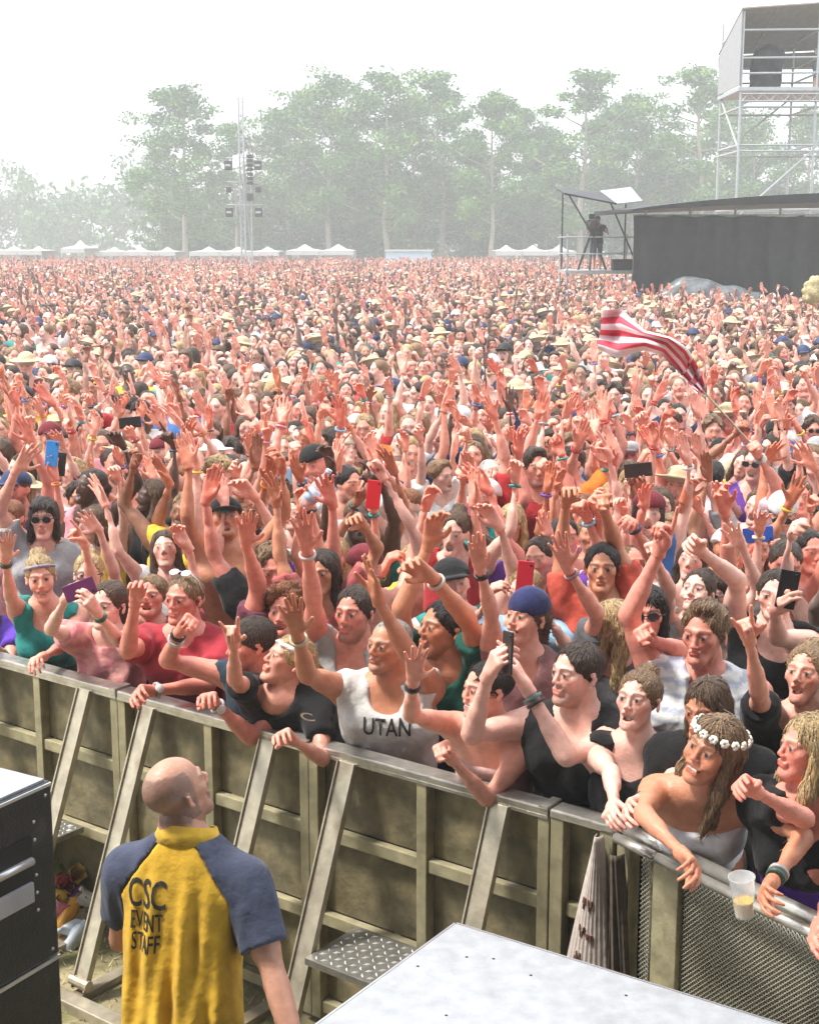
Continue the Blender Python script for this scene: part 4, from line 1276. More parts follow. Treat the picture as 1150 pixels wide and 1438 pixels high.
# people the photograph shows clearly, by where their head stands in the picture and its height above ground
YEL = (.74, .52, .06)
KNOWN = [
    (690, 668, 1.62, D(hair=('buzz', 'grey'), top=('tee', (.35, .35, .36)), cname='grey', arms='down', skin='pale', yaw=8, label='shaven-headed man in grey t-shirt in the middle of the crowd')),
    (648, 592, 1.66, D(hair=('short', 'dark_brown'), top=('tee', (.5, .1, .1)), arms='down', skin='rosy', yaw=2, extras=[('backcap', (.5, .5, .5))], label='stern man with backwards grey cap in the middle of the crowd', sex='m')),
    (742, 592, 1.66, D(hair=('short', 'brown'), top=('tee', WHITE), arms='down', skin='fair', yaw=-5, sex='m', extras=[('spec',)], label='man with glasses and white t-shirt left of the flag holder')),
    (1090, 610, 1.66, D(hair=('short', 'black'), top=('tee', (.1, .1, .12)), arms='down', skin='pale', yaw=-5, sex='m', extras=[('beanie', (.02, .02, .02))], label='man in black beanie near the right edge')),
    (1000, 668, 1.66, D(hair=('crew', 'black'), top=('tee', (.66, .42, .44)), arms='one', skin='brown', yaw=170, sex='m', label='dark crew-cut man with back to stage under the flag')),
    (35, 560, 1.72, D(hair=('short', 'black'), top=('tee', YEL), arms='down', skin='tan', yaw=2, sex='m', extras=[('sun',)], label='guard in yellow t-shirt and sunglasses near the left edge')),
    (180, 525, 1.70, D(hair=('buzz', 'black'), top=('tee', YEL), arms='down', skin='dark', yaw=10, sex='m', label='dark-skinned guard in yellow t-shirt below the treeline at left')),
    (128, 545, 1.60, D(hair=('short', 'black'), top=('tee', (.05, .38, .17)), arms='down', skin='tan', yaw=8, sex='m', label='person in bright green t-shirt beside the guard with sunglasses')),
    (112, 540, 1.55, D(hair=('long', 'dark_brown'), top=('tank', (.74, .70, .35)), arms='down', skin='fair', sex='f', label='long-haired woman in pale yellow tank near the dark-skinned guard')),
    (82, 548, 1.55, D(hair=('long', 'brown'), top=('tank', WHITE), arms='down', skin='pale', sex='f', label='brown-haired woman in white tank beside green t-shirt')),
    (145, 548, 1.56, D(hair=('long', 'dark_brown'), top=('tank', (.6, .3, .3)), arms='down', skin='rosy', sex='f', label='dark long-haired woman in pink tank beside the dark-skinned guard')),
    (300, 640, 1.60, D(hair=('messy', 'brown'), top=('tee', WHITE), arms='both', skin='pale', sex='m', extras=[('brim', (.72, .68, .60))], label='person in pale brimmed hat, both arms raised, below the speaker mast')),
    (22, 688, 1.62, D(hair=('short', 'brown'), top=('tee', (.03, .05, .14)), arms='one', skin='rosy', sex='m', extras=[('cap', (.03, .05, .12))], label='man in navy cap left of the long-haired man in sunglasses')),
    (1098, 722, 1.64, D(hair=('short', 'dark_brown'), top=('tank', WHITE), arms='one', skin='fair', sex='m', extras=[('sun',), ('backcap', (.7, .7, .7))], label='man in white tank, sunglasses and white cap beside blue phone')),
    (1062, 770, 1.62, D(hair=('long', 'light_brown'), top=('tank', (.3, .5, .5)), arms='phone', skin='fair', sex='f', yaw=-5, label='long-haired woman holding up a bright blue phone')),
    (1135, 775, 1.66, D(hair=('short', 'black'), top=('tee', (.02, .02, .025)), arms='down', skin='rosy', sex='m', label='dark-haired man in black t-shirt right of the blue phone')),
]
taken = [k.hip[:2] for k in HERO] + [k.hc[:2] for k in HERO]
gk = np.random.default_rng(77)
for x, y, z, sp in KNOWN:
    hc = at_z(x, y, z)
    k, o = crowd_person(hc, gk, 1 if hc[1] < 10 else 3, sp)
    taken.append(k.hc[:2])
N_SINGLE = 300 - len(HERO) - len(KNOWN) - 9
gm = np.random.default_rng(2024)
cells = []
Yc = 4.6
while Yc < 105:
    st = .42 if Yc < 10 else .43
    half = .2875 * Yc * 1.10 + .35
    nx = int(2 * half / (st * .92))
    for i in range(nx):
        X = -half + (i + .5) * 2 * half / nx + gm.normal(0, .055)
        Y = Yc + gm.normal(0, .09)
        if Y < barrier_y(X) + (.78 if X < .7 else 1.15): continue
        cells.append((X, Y))
    Yc += st
def blocked(X, Y):
    if X > 6.4 and 37.5 < Y < 54: return True          # mixing tent
    if 4.6 < X < 7.0 and 43.2 < Y < 46.8: return True   # camera platform
    if 79 < Y < 83 and -11 < X < -7: return True        # speaker mast
    return False
free = []
for X, Y in cells:
    if blocked(X, Y): continue
    if Y < 16 and any((X - t[0]) ** 2 + (Y - t[1]) ** 2 < .32 ** 2 for t in taken): continue
    free.append((X, Y))
inview = [p for p in free if -20 < project(A(p[0], p[1], 1.65))[0] < 1170]
singles = sorted(inview, key=lambda p: p[1])[:N_SINGLE]
last_y = singles[-1][1]
sset = set(singles)
for X, Y in singles:
    z = np.clip(gm.normal(1.60, .075), 1.44, 1.76)
    crowd_person(A(X, Y, z), gm, 1 if Y < 9.0 else 3)

# ------------------------------------------------------------------ the crowd beyond them: too many to count
gf = np.random.default_rng(99)
far_col = bpy.data.collections.new('crowd_members')
NV = 56
for v in range(NV):
    fem = gf.random() < .42
    k = pose_skeleton(A(0, 0, 1.6), gf.normal(-6, 20), gf.normal(8, 8), gf.normal(0, 6), sex='f' if fem else 'm')
    r = gf.random()
    for sd in ('r', 'l'):
        raised(k, gf, sd, 'up' if r < .07 or (r < .20 and sd == 'r') else 'phone' if r < .45 else 'down')
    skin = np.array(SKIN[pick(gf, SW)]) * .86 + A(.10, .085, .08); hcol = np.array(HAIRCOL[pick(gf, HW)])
    top = CLOTH[gf.choice(len(CLOTH), p=CW)]
    kind = gf.choice(['tank', 'tee', 'tube'] if fem else ['tee', 'tee', 'tank', 'none'])
    parts = []
    cl = None
    if kind != 'none':
        pts = [k.hip, k.neck] + list(k.sh.values()) + [k.sh[sd] + (a['E'] - k.sh[sd]) * .7 for sd, a in k.arm.items()]
        cl = cloth_field(k, kind, .036, np.min(pts, 0) - .22, np.max(pts, 0) + .16, -1, .016)
    parts += body_arrays(k, skin, hcol, 2, gf.choice(['closed', 'smile', 'open']), 0, top[1], cl, True, .25)
    if cl is not None:
        V, Q = cl.mesh(); parts.append((V, Q, np.tile(np.array(top[1]), (len(V), 1))))
    hs = gf.choice(['long', 'pony', 'bob']) if fem else gf.choice(['short', 'short', 'messy'])
    hat = gf.random()
    V, Q = hair_mesh(hs, 2)
    parts.append(((V * k.hs) @ k.R.T * k.s + k.hc, Q, np.tile(hcol, (len(V), 1))))
    if hat < .12:
        V, Q = cap_mesh('cap' if hat < .07 else 'brim', 1)
        parts.append((V @ k.R.T * k.s + k.hc, Q, np.tile(np.array((.5, .4, .25) if hat > .07 else CAPS[gf.choice(len(CAPS))][1]), (len(V), 1))))
    V, Q, C = merge(parts)
    ob = bpy.data.objects.new('crowd_member_%02d' % v, new_mesh('crowd_member', V - A(k.hip[0], k.hip[1], 0), Q, 'crowd_far', col=C))
    far_col.objects.link(ob)
pts = [p for p in free if p not in sset and (p[1] > last_y or p not in inview)]
P = np.array([(X, Y, 0) for X, Y in pts])
me = bpy.data.meshes.new('crowd'); me.vertices.add(len(P)); me.vertices.foreach_set('co', P.astype(np.float32).ravel())
a = me.attributes.new('idx', 'INT', 'POINT'); a.data.foreach_set('value', gf.integers(0, NV, len(P)).astype(np.int32))
a = me.attributes.new('turn', 'FLOAT_VECTOR', 'POINT')
tv = np.zeros((len(P), 3), np.float32); tv[:, 2] = gf.normal(0, .35, len(P)); a.data.foreach_set('vector', tv.ravel())
a = me.attributes.new('size', 'FLOAT', 'POINT'); a.data.foreach_set('value', gf.normal(1.0, .045, len(P)).astype(np.float32))
crowd = link('crowd', me)
tag(crowd, 'dense festival crowd filling the field back to the trees', 'crowd', kind='stuff')
ng = bpy.data.node_groups.new('crowd_spread', 'GeometryNodeTree')
ng.interface.new_socket('Geometry', in_out='INPUT', socket_type='NodeSocketGeometry')
ng.interface.new_socket('Geometry', in_out='OUTPUT', socket_type='NodeSocketGeometry')
n = ng.nodes; gi = n.new('NodeGroupInput'); go = n.new('NodeGroupOutput')
ci = n.new('GeometryNodeCollectionInfo'); ci.inputs['Collection'].default_value = far_col
ci.inputs['Separate Children'].default_value = True; ci.inputs['Reset Children'].default_value = True
ip = n.new('GeometryNodeInstanceOnPoints'); ip.inputs['Pick Instance'].default_value = True
def named(nm, ty):
    q = n.new('GeometryNodeInputNamedAttribute'); q.data_type = ty; q.inputs['Name'].default_value = nm
    return q.outputs['Attribute']
lk = ng.links
lk.new(gi.outputs[0], ip.inputs['Points']); lk.new(ci.outputs[0], ip.inputs['Instance'])
lk.new(named('idx', 'INT'), ip.inputs['Instance Index'])
er = n.new('FunctionNodeEulerToRotation'); lk.new(named('turn', 'FLOAT_VECTOR'), er.inputs[0]); lk.new(er.outputs[0], ip.inputs['Rotation'])
lk.new(named('size', 'FLOAT'), ip.inputs['Scale'])
lk.new(ip.outputs[0], go.inputs[0])
md = crowd.modifiers.new('spread', 'NODES'); md.node_group = ng
print('CROWD singles', len(singles), 'to', last_y, 'far', len(P), 'labels', len(LABELS))
# ------------------------------------------------------------------ crowd barrier, panel by panel
UP = A(0, 0, 1)
def run_dirs(a, b):
    u = unit(b - a); n = A(u[1], -u[0], 0)
    return u, n if n[1] < 0 else -n
U1, N1 = run_dirs(BA, BB)
def on_run(X, z=0.0, out=0.0):
    return A(X, barrier_y(X), z) + N1 * out
def lozenges(part, c, eu, en, wu, wn, mt, parent):
    mm = MB(); i = 0
    for a in np.arange(-wu / 2 + .025, wu / 2 - .01, .036):
        for b in np.arange(-wn / 2 + .025, wn / 2 - .01, .036):
            i += 1
            s = 1 if (int(round((a + wu / 2 - .025) / .036)) + int(round((b + wn / 2 - .025) / .036))) % 2 else -1
            d = unit(eu + en * s); q = np.cross(UP, d)
            p = c + eu * a + en * b
            mm.add([p - d * .016, p + q * .0055, p + d * .016, p - q * .0055, p + UP * .006], [(0, 1, 4), (1, 2, 4), (2, 3, 4), (3, 0, 4)])
    o = mm.build(part, mt, parent); o['kind'] = 'stuff'; return o
DX = .87
BLAB = ['olive metal barrier panel at left edge behind black speaker cabinet', 'olive metal barrier panel left of the yellow-shirted guard', 'olive metal barrier panel right behind the yellow-shirted guard', 'olive metal barrier panel in front of man in white tank', 'olive metal barrier panel next to hanging cloth']
BGRP = 'crowd barrier panels'
xs0 = [-2.98, -2.11, -1.24, -.37]
for i, x0 in enumerate(xs0):
    a, b = on_run(x0), on_run(x0 + DX)
    L = np.linalg.norm(b - a)
    root = empty('crowd_barrier', (a + b) / 2, BLAB[i], 'barrier', BGRP)
    P_ = lambda t, z, out=0.0: a + (b - a) * t + N1 * out + UP * z
    MB().bar(P_(.004, 1.185), P_(.996, 1.185), .085, .030, N1).build('top_rail', 'rail_metal', root, bevel=.006)
    e = MB(); e.bar(P_(.004, 1.1655, .036), P_(.996, 1.1655, .036), .012, .012, N1).build('rail_lip', 'rail_metal', root)
    for t in (.022, .5, .978):
        MB().bar(P_(t, .05, .012), P_(t, 1.168, .012), .045, .05, U1).build('post', 'barrier_metal', root, bevel=.004)
    for z in (.10, .48, .84):
        for t0, t1 in ((.045, .478), (.522, .955)):
            MB().bar(P_(t0, z, .010), P_(t1, z, .010), .050, .036, UP).build('cross_rail', 'barrier_metal', root, bevel=.004)
    for z0, z1 in ((.127, .453), (.507, .813), (.867, 1.166)):
        for t0, t1 in ((.044, .479), (.521, .956)):
            q = MB(); nseg = 6
            for r in range(nseg):                         # slightly dented sheet, in strips
                pass
            V = []; F = []
            g = np.random.default_rng(int(i * 31 + z0 * 100 + t0 * 10))
            nn = 7
            for r in range(nn):
                for c in range(nn):
                    dd = 0 if r in (0, nn - 1) or c in (0, nn - 1) else g.normal(0, .0025)
                    V.append(P_(t0 + (t1 - t0) * c / (nn - 1), z0 + (z1 - z0) * r / (nn - 1), -.012 + dd))
            for r in range(nn - 1):
                for c in range(nn - 1): F.append((r * nn + c, r * nn + c + 1, (r + 1) * nn + c + 1, (r + 1) * nn + c))
            q.add(V, F); q.build('sheet', 'barrier_sheet', root, smooth=True)
    tb = .185
    for t in (tb, 1 - tb):
        if i == 0 and t == tb: continue
        top = P_(t, 1.165, .035); ft = P_(t, .06, .47)
        br = MB(); br.bar(top, ft, .082, .022, U1); o = br.build('brace', 'brace_metal', root, bevel=.004)
        mm = MB()
        for sg in (-1, 1): mm.bar(top + U1 * sg * .039 + N1 * .008, ft + U1 * sg * .039 + N1 * .008, .006, .026, U1)
        mm.build('brace_flange', 'brace_metal', o)
        mm = MB(); mm.tube([ft + U1 * -.055 + UP * .03, ft + U1 * .055 + UP * .03], .022, 10); mm.build('hinge', 'brace_metal', root, smooth=False)
        MB().bar(P_(t, .030, .03), P_(t, .030, .50), .06, .035, U1).build('floor_beam', 'brace_metal', root, bevel=.003)
    MB().bar(P_(.01, .034, .54), P_(.99, .034, .54), .075, .055, N1).build('base_beam', 'brace_metal', root, bevel=.005)
    c = P_(.5, .50, .20)
    MB().frame_box(c, U1, N1, UP, L * (.5 - tb) - .045, .155, .014).build('step', 'chequer', root, bevel=.003)
    st = [x for x in root.children if x.name.startswith('step')][0]
    lozenges('tread', c + UP * .0142, U1, N1, L * (1 - 2 * tb) - .11, .30, 'tread', st)
    MB().bar(P_(.5, .27, .20), P_(.5, .485, .20), .30, .02, N1).build('step_bracket', 'barrier_metal', root)
    mm = MB(); mm.bar(P_(.965, 1.203, .0), P_(.998, 1.203, .0), .095, .008, N1); mm.build('clamp', 'rail_metal', root)
# the corner and the mesh-fronted run at right
U2, N2 = run_dirs(BB, BC)
C0 = on_run(.50)
root = empty('crowd_barrier', (C0 + BB) / 2, 'narrow corner barrier section where the grey cloth hangs', 'barrier', BGRP)
MB().bar(C0 + UP * 1.185 + U1 * .004, BB + UP * 1.185, .085, .030, N1).build('top_rail', 'rail_metal', root, bevel=.006)
for t in (.12, .88): MB().bar(C0 + (BB - C0) * t + N1 * .012 + UP * .05, C0 + (BB - C0) * t + N1 * .012 + UP * 1.168, .05, .05, U1).build('post', 'barrier_metal', root, bevel=.004)
for z in (.10, .48, .84): MB().bar(C0 + (BB - C0) * .24 + UP * z, C0 + (BB - C0) * .77 + UP * z, .05, .036, UP).build('cross_rail', 'barrier_metal', root, bevel=.004)
MB().frame_box((C0 + BB) / 2 + UP * .62 - N1 * .014, U1, N1, UP, np.linalg.norm(BB - C0) * .4, .002, .54).build('sheet', 'barrier_sheet', root)
def mesh_run(p0, p1, lab, zlo, zhi, mid):
    root = empty('mesh_barrier', (p0 + p1) / 2, lab, 'barrier', 'barrier sections with wire mesh')
    L = np.linalg.norm(p1 - p0); u = unit(p1 - p0)
    mm = MB(); mm.tube([p0 + UP * 1.185, p1 + UP * 1.185], .026, 10); mm.build('top_rail', 'rail_metal', root, smooth=True)
    mm = MB(); mm.tube([p0 + UP * 1.175 + N2 * .055, p1 + UP * 1.175 + N2 * .055], .018, 8); mm.build('grab_rail', 'rail_metal', root, smooth=True)
    for t in ((.03, .97) if not mid else (.03, .5, .97)):
        MB().bar(p0 + u * L * t + UP * .03, p0 + u * L * t + UP * 1.155, .06, .05, u).build('post', 'barrier_metal', root, bevel=.004)
    MB().bar(p0 + u * .09 + UP * zlo, p1 - u * .09 + UP * zlo, .05, .04, UP).build('cross_rail', 'barrier_metal', root, bevel=.004)
    MB().frame_box((p0 + p1) / 2 + UP * (zlo / 2 - .01), u, N2, UP, L / 2 - .07, .002, zlo / 2 - .03).build('sheet', 'barrier_sheet', root)
    MB().frame_box((p0 + p1) / 2 + UP * (zlo + zhi) / 2 - N2 * .035, u, N2, UP, L / 2 - .06, .002, (zhi - zlo) / 2 - .03).build('backing_sheet', 'barrier_metal', root)
    mm = MB(); W = L - .14; Hh = zhi - zlo - .05; o = p0 + u * .07 + UP * (zlo + .025)
    pitch = .017
    for sgn in (1, -1):
        for k0 in np.arange(-Hh, W, pitch):
            s0, s1 = max(k0, 0), min(k0 + Hh, W)
            if s1 - s0 < .004: continue
            h0, h1 = s0 - k0, s1 - k0
            if sgn < 0: h0, h1 = Hh - h0, Hh - h1
            mm.bar(o + u * s0 + UP * h0 + N2 * .002 * sgn, o + u * s1 + UP * h1 + N2 * .002 * sgn, .0044, .0026, N2)
    w = mm.build('wire_mesh', 'wire', root); w['kind'] = 'stuff'
    return root
pA = BB + U2 * .04; pB = BB + U2 * .22
mesh_run(pA, pB, 'short mesh section at barrier corner beside the hanging cloth', .35, 1.15, False)
mesh_run(pB + U2 * .012, pB + U2 * 1.15, 'long wire mesh barrier section below woman with flower crown', .62, 1.15, False)
m = MB(); m.bar(pB + U2 * .006 + N2 * .05 + UP * .03, pB + U2 * .006 + N2 * .05 + UP * .72, .06, .05, U2)
tag(m.build('barrier_post', 'barrier_metal', bevel=.004), 'short thick olive post in front of the mesh barrier joint', 'post')

# ------------------------------------------------------------------ cloth hanging from the corner
def hanging(name, top, w0, w1, drop, shift, nfold, amp, mt, label, seed, back=.0):
    nu, nv = 44, 30
    V = []; g = np.random.default_rng(seed); ph = g.uniform(0, 6, 4)
    for side in (0, 1):
        for j in range(nv):
            v = j / (nv - 1); w = w0 + (w1 - w0) * v ** .85
            for i in range(nu):
                u = i / (nu - 1) - .5
                rip = amp * (.3 + v) * (math.sin(nfold * 2 * math.pi * u + ph[0] + .8 * math.sin(3 * v + ph[1])) + .5 * math.sin(nfold * 4.3 * u * math.pi + ph[2]))
                edge = .012 * math.sin(9 * u + ph[3]) * (v > .97)
                V.append(top + U1 * (w * u + shift * v) + N1 * (.02 + .035 * (1 - (2 * u) ** 2) * (1 - .4 * v) + rip - .006 * side + back) - UP * (drop * v + edge + .03 * u * v))
    o = nu * nv
    F = [(j * nu + i, j * nu + i + 1, (j + 1) * nu + i + 1, (j + 1) * nu + i) for j in range(nv - 1) for i in range(nu - 1)]
    F += [tuple(o + k for k in f[::-1]) for f in F]
    F += [(i, o + i, o + i + 1, i + 1) for i in range(nu - 1)]
    m = MB(); m.add(V, F)
    ob = m.build(name, mt, smooth=True, origin=top)
    return tag(ob, label, 'cloth'), V, nu, nv
mat('hang_cloth', (.60, .52, .47), rough=.9, var=.10, scale=14, bump=.4, bscale=30)
mat('hang_dark', (.10, .075, .055), rough=.9, var=.3, scale=9, bump=.5, bscale=20)
top = on_run(.665, 1.165, .035)
ob, V, nu, nv = hanging('hanging_cloth', top, .024, .185, .60, -.045, 9, .0016, 'hang_cloth', 'gathered pale printed cloth hanging from the barrier corner', 3)
hanging('dark_cloth', on_run(.715, 1.12, .03), .045, .09, .62, .03, 2, .008, 'hang_dark', 'dark brown cloth hanging beside the pale printed cloth', 6)
mm = MB()
for (u0, v0, w_, kind) in ((.30, .42, .3, 0), (.55, .40, .3, 1), (.35, .58, .3, 1), (.6, .62, .3, 0), (.32, .78, .34, 0), (.62, .80, .3, 1), (.45, .70, .2, 1)):
    pts = []
    for t in np.linspace(0, 1, 12):
        uu = u0 + w_ * .5 * (t - .5); vv = v0 + (.05 * math.sin(math.pi * t) if kind else .03 * math.sin(4 * math.pi * t))
        i, j = int(np.clip(uu, 0, 1) * (nu - 1)), int(vv * (nv - 1))
        pts.append(V[j * nu + i] + N1 * .003)
    mm.tube(pts, .0032, 4)
mm.build('printed_marks', 'print_brown', ob)

# ------------------------------------------------------------------ flight case, speaker cabinet
c0 = at_z(640, 1296, 1.0); e1 = unit(A(.83, -.56, 0)); e2 = A(-e1[1], e1[0], 0) * -1
L1_, L2_ = 1.15, 1.05
cc = c0 + e1 * L1_ / 2 + e2 * L2_ / 2
root = empty('flight_case', A(cc[0], cc[1], 0), 'large flat case with pale grey lid in the pit, bottom right', 'case')
MB().frame_box(A(cc[0], cc[1], .49), e1, e2, UP, L1_ / 2 - .012, L2_ / 2 - .012, .47).build('body', 'black_paint', root, bevel=.008)
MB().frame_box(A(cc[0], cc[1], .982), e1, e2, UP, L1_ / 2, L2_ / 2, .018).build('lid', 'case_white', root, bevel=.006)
g = np.random.default_rng(12)
for k in range(7):
    p = c0 + e1 * g.uniform(.05, L1_ * .8) + e2 * g.uniform(.05, .5)
    m = MB(); m.lathe(A(p[0], p[1], .9995), [(.004, 0), (.005, .001), (.003, .002)], 7); m.build('rivet', 'black_dark', root)
m = MB(); m.bar(c0 + e1 * .0 - UP * .012 - e2 * .004, c0 + e1 * L1_ - UP * .012 - e2 * .004, .022, .006, UP); m.build('edge_trim', 'alu', root)
m = MB(); m.bar(c0 - UP * .012 - e1 * .004, c0 + e2 * L2_ - UP * .012 - e1 * .004, .022, .006, UP); m.build('edge_trim', 'alu', root)
s0 = at_z(72, 1096, 1.4); f1 = unit(A(-.86, .50, 0)); f2 = unit(A(-.50, -.86, 0))
root = empty('speaker_cabinet', A(s0[0], s0[1], 0) + f1 * .35 + f2 * .35, 'black speaker cabinet stack with side handle at the left edge', 'speaker')
for z0, z1 in ((.02, .785), (.80, 1.40)):
    q = A(s0[0], s0[1], (z0 + z1) / 2) + f1 * .35 + f2 * .35
    o = MB().frame_box(q, f1, f2, UP, .35, .35, (z1 - z0) / 2).build('cabinet', 'black_paint', root, bevel=.008)
MB().frame_box(A(s0[0], s0[1], 1.404) + f1 * .35 + f2 * .35, f1, f2, UP, .335, .335, .004).build('top_skin', 'cabinet_grey', root)  # thin pale grey sheet covers the black cabinet's top
# the face towards the viewer: outward = -f1 ; runs along f2
fo = -f1
def onface(a, z, out=0.0): return A(s0[0], s0[1], z) + f2 * a + fo * out
hd = MB(); hd.frame_box(onface(.205, 1.14, .001), f2, fo, UP, .105, .003, .11); h = hd.build('handle_recess', 'black_dark', root)
hh = MB(); hh.tube([onface(.11, 1.170, .012), onface(.30, 1.170, .012)], .014, 8); hh.build('grip_bar', 'alu', h, smooth=True)
hh = MB(); hh.frame_box(onface(.205, 1.065, .008), f2, fo, UP, .095, .008, .034); hh.build('grip_plate', 'cabinet_grey', h, bevel=.004)
for (a, z) in ((.085, 1.29), (.085, 1.23), (.085, 1.11), (.085, 1.05), (.085, .99), (.03, 1.36), (.03, .83)):
    m = MB(); m.lathe(onface(a, z, .0), [(.006, 0), (.006, .003), (.003, .005)], 7, fo); m.build('screw', 'alu', root)
m = MB(); m.bar(onface(.0, .792, .002), onface(.7, .792, .002), .012, .006, UP); m.build('seam_trim', 'alu', root)
m = MB(); m.bar(onface(.004, 1.392, .003), onface(.696, 1.392, .003), .010, .006, UP); m.build('edge_trim', 'alu', root)

# ------------------------------------------------------------------ the guard in the pit, seen from behind
hc = at_y(250, 1112, 3.80)
kb = pose_skeleton(hc, yaw=138, pitch=20, roll=4, byaw=166, sex='m', scale=1.0)
kb.px = (250, 1112)
for q_ in kb.sh: kb.sh[q_] = kb.sh[q_] - kb.up * .035 - kb.right * (.012 if q_ == 'r' else -.012)
arm_px(kb, 'r', (402, 1425), (440, 1560), hand='relax', ne=True, nw=False)
arm_dirs(kb, 'l', -kb.right * .28 - UP + kb.fwd * .3, kb.fwd * .7 + UP * .2 + kb.right * .4, 'fist')
sk = (.50, .25, .17)
pts = [kb.hip, kb.neck] + list(kb.sh.values()) + [kb.sh[sd] + (a['E'] - kb.sh[sd]) * .7 for sd, a in kb.arm.items()]
lo, hi = np.min(pts, 0) - .24, np.max(pts, 0) + .17
cf = cloth_field(kb, 'polo', .0085, lo, hi, -1, .009)
# hanging folds on the back
x, y, z = cf.ax[0][:, None, None] - kb.hip[0], cf.ax[1][None, :, None] - kb.hip[1], cf.ax[2][None, None, :] - kb.hip[2]
aa = x * kb.right[0] + y * kb.right[1] + z * kb.right[2]
tt = x * kb.up[0] + y * kb.up[1] + z * kb.up[2]
w_ = np.clip((.50 - tt) / .25, 0, 1)
cf.F += (w_ * (.014 * np.sin(64 * aa + 2.2 * np.sin(6 * tt) + 30 * aa * tt) + .009 * np.sin(118 * aa - 6 * tt + 1) + .004 * np.sin(31 * tt + 22 * aa)) * np.clip(1 - np.abs(aa) / .26, 0, 1)).astype(np.float32)
def raglan(sgn):
    o = kb.right * sgn; b = kb.hip + kb.up * .50 * kb.s
    c = b + o * .070; n = unit(o * .15 + kb.up * .105)
    return c, n
V, Q, Cc = merge(body_arrays(kb, sk, (.12, .08, .06), 0, 'closed', .5, (.02, .02, .03), cf, True, .1, True))
base = A(kb.hip[0], kb.hip[1], 0)
# short stubble on the back and sides of the shaven head
hl = ((V - kb.hc) @ kb.R) / kb.s
stub = (np.abs(np.linalg.norm(hl - A(0, .014, .036), axis=1) - .09) < .03) & (hl[:, 1] > -.015) & (hl[:, 2] < .088 - .25 * np.clip(.05 - hl[:, 1], 0, .1)) & (hl[:, 2] > -.07) & (np.abs(hl[:, 0]) < .0745)
Cc[stub] = Cc[stub] * .42 + A(.045, .035, .03)
guard = link('person', new_mesh('person', V - base, Q, 'skin', col=Cc), loc=base)
tag(guard, 'bald guard in yellow polo with navy sleeves, back turned, standing in the pit', 'person')
kb.shirt = None
import copy
gx_, gy_, gz_ = cf.ax[0][:, None, None], cf.ax[1][None, :, None], cf.ax[2][None, None, :]
def sleeve_d(sg):
    c, n_ = raglan(sg); o = kb.right * sg; h_ = kb.hip
    d1 = (gx_ - c[0]) * n_[0] + (gy_ - c[1]) * n_[1] + (gz_ - c[2]) * n_[2]
    d2 = (gx_ - h_[0]) * o[0] + (gy_ - h_[1]) * o[1] + (gz_ - h_[2]) * o[2] - .163 * kb.s
    tt_ = (gx_ - h_[0]) * kb.up[0] + (gy_ - h_[1]) * kb.up[1] + (gz_ - h_[2]) * kb.up[2]
    return np.maximum(d1, np.minimum(d2, tt_ - .20)).astype(np.float32)
body = copy.deepcopy(cf)
for sg in (1, -1): body.F = np.maximum(body.F, sleeve_d(sg))
V, Q = body.mesh(); V = relax(V, Q, 1)
kb.shirt_arrays = (V, Q)
side = np.abs((V - kb.hip) @ kb.right) > .168 * kb.s
colr = np.tile(A(.58, .345, .030), (len(V), 1))
shirt = link('polo_shirt', new_mesh('polo_shirt', V - base, Q, 'cloth', col=colr), guard)
for sg in (1, -1):
    fl = copy.deepcopy(cf); fl.F = np.maximum(fl.F, -sleeve_d(sg))
    V, Q = fl.mesh(); V = relax(V, Q, 1)
    link('sleeve', new_mesh('sleeve', V - base, Q, 'cloth', col=np.tile(A(.052, .060, .098), (len(V), 1))), guard)
# collar
pts = []; b = kb.hip + kb.up * .515 * kb.s
ringpts = [b + kb.right * .078 * math.sin(t) - kb.f * .080 * math.cos(t) + kb.up * (.012 + .014 * math.cos(t)) for t in np.linspace(-2.6, 2.6, 30)]
Vc = []; 
for p in ringpts:
    o = unit(p - b - kb.up * ((p - b) @ kb.up))
    Vc += [p - o * .004 + kb.up * .030, p + o * .003 + kb.up * .031, p + o * .022 - kb.up * .018, p + o * .014 - kb.up * .020]
Fc = [(4 * i + j, 4 * i + (j + 1) % 4, 4 * i + 4 + (j + 1) % 4, 4 * i + 4 + j) for i in range(len(ringpts) - 1) for j in range(4)] + [(3, 2, 1, 0), tuple(4 * (len(ringpts) - 1) + j for j in range(4))]
link('collar', new_mesh('collar', np.array(Vc) - base, Fc, 'cloth', col=np.tile(A(.62, .38, .04), (len(Vc), 1))), guard)
nb = -kb.f
for s_, dz_, size, sq in (('CSC', .010, .115, .58), ('EVENT', -.066, .072, .48), ('STAFF', -.126, .070, .48)):
    ctr = at_y(213, 1258, 3.72) + kb.up * dz_ + kb.right * .0
    text_on(kb, s_, ctr, size, 'print_black', shirt, nb, kb.up, squeeze=sq, curve_off=.003)
text_on(K_WHITE, 'UTAN', at_y(540, 1034, 5.1), .095, 'print_black', K_WHITE.shirt, K_WHITE.f, K_WHITE.up, squeeze=.72)
text_on(K_BLACK, 'C', at_y(432, 1006, 5.2), .085, 'print_white', K_BLACK.shirt, K_BLACK.f, K_BLACK.up)

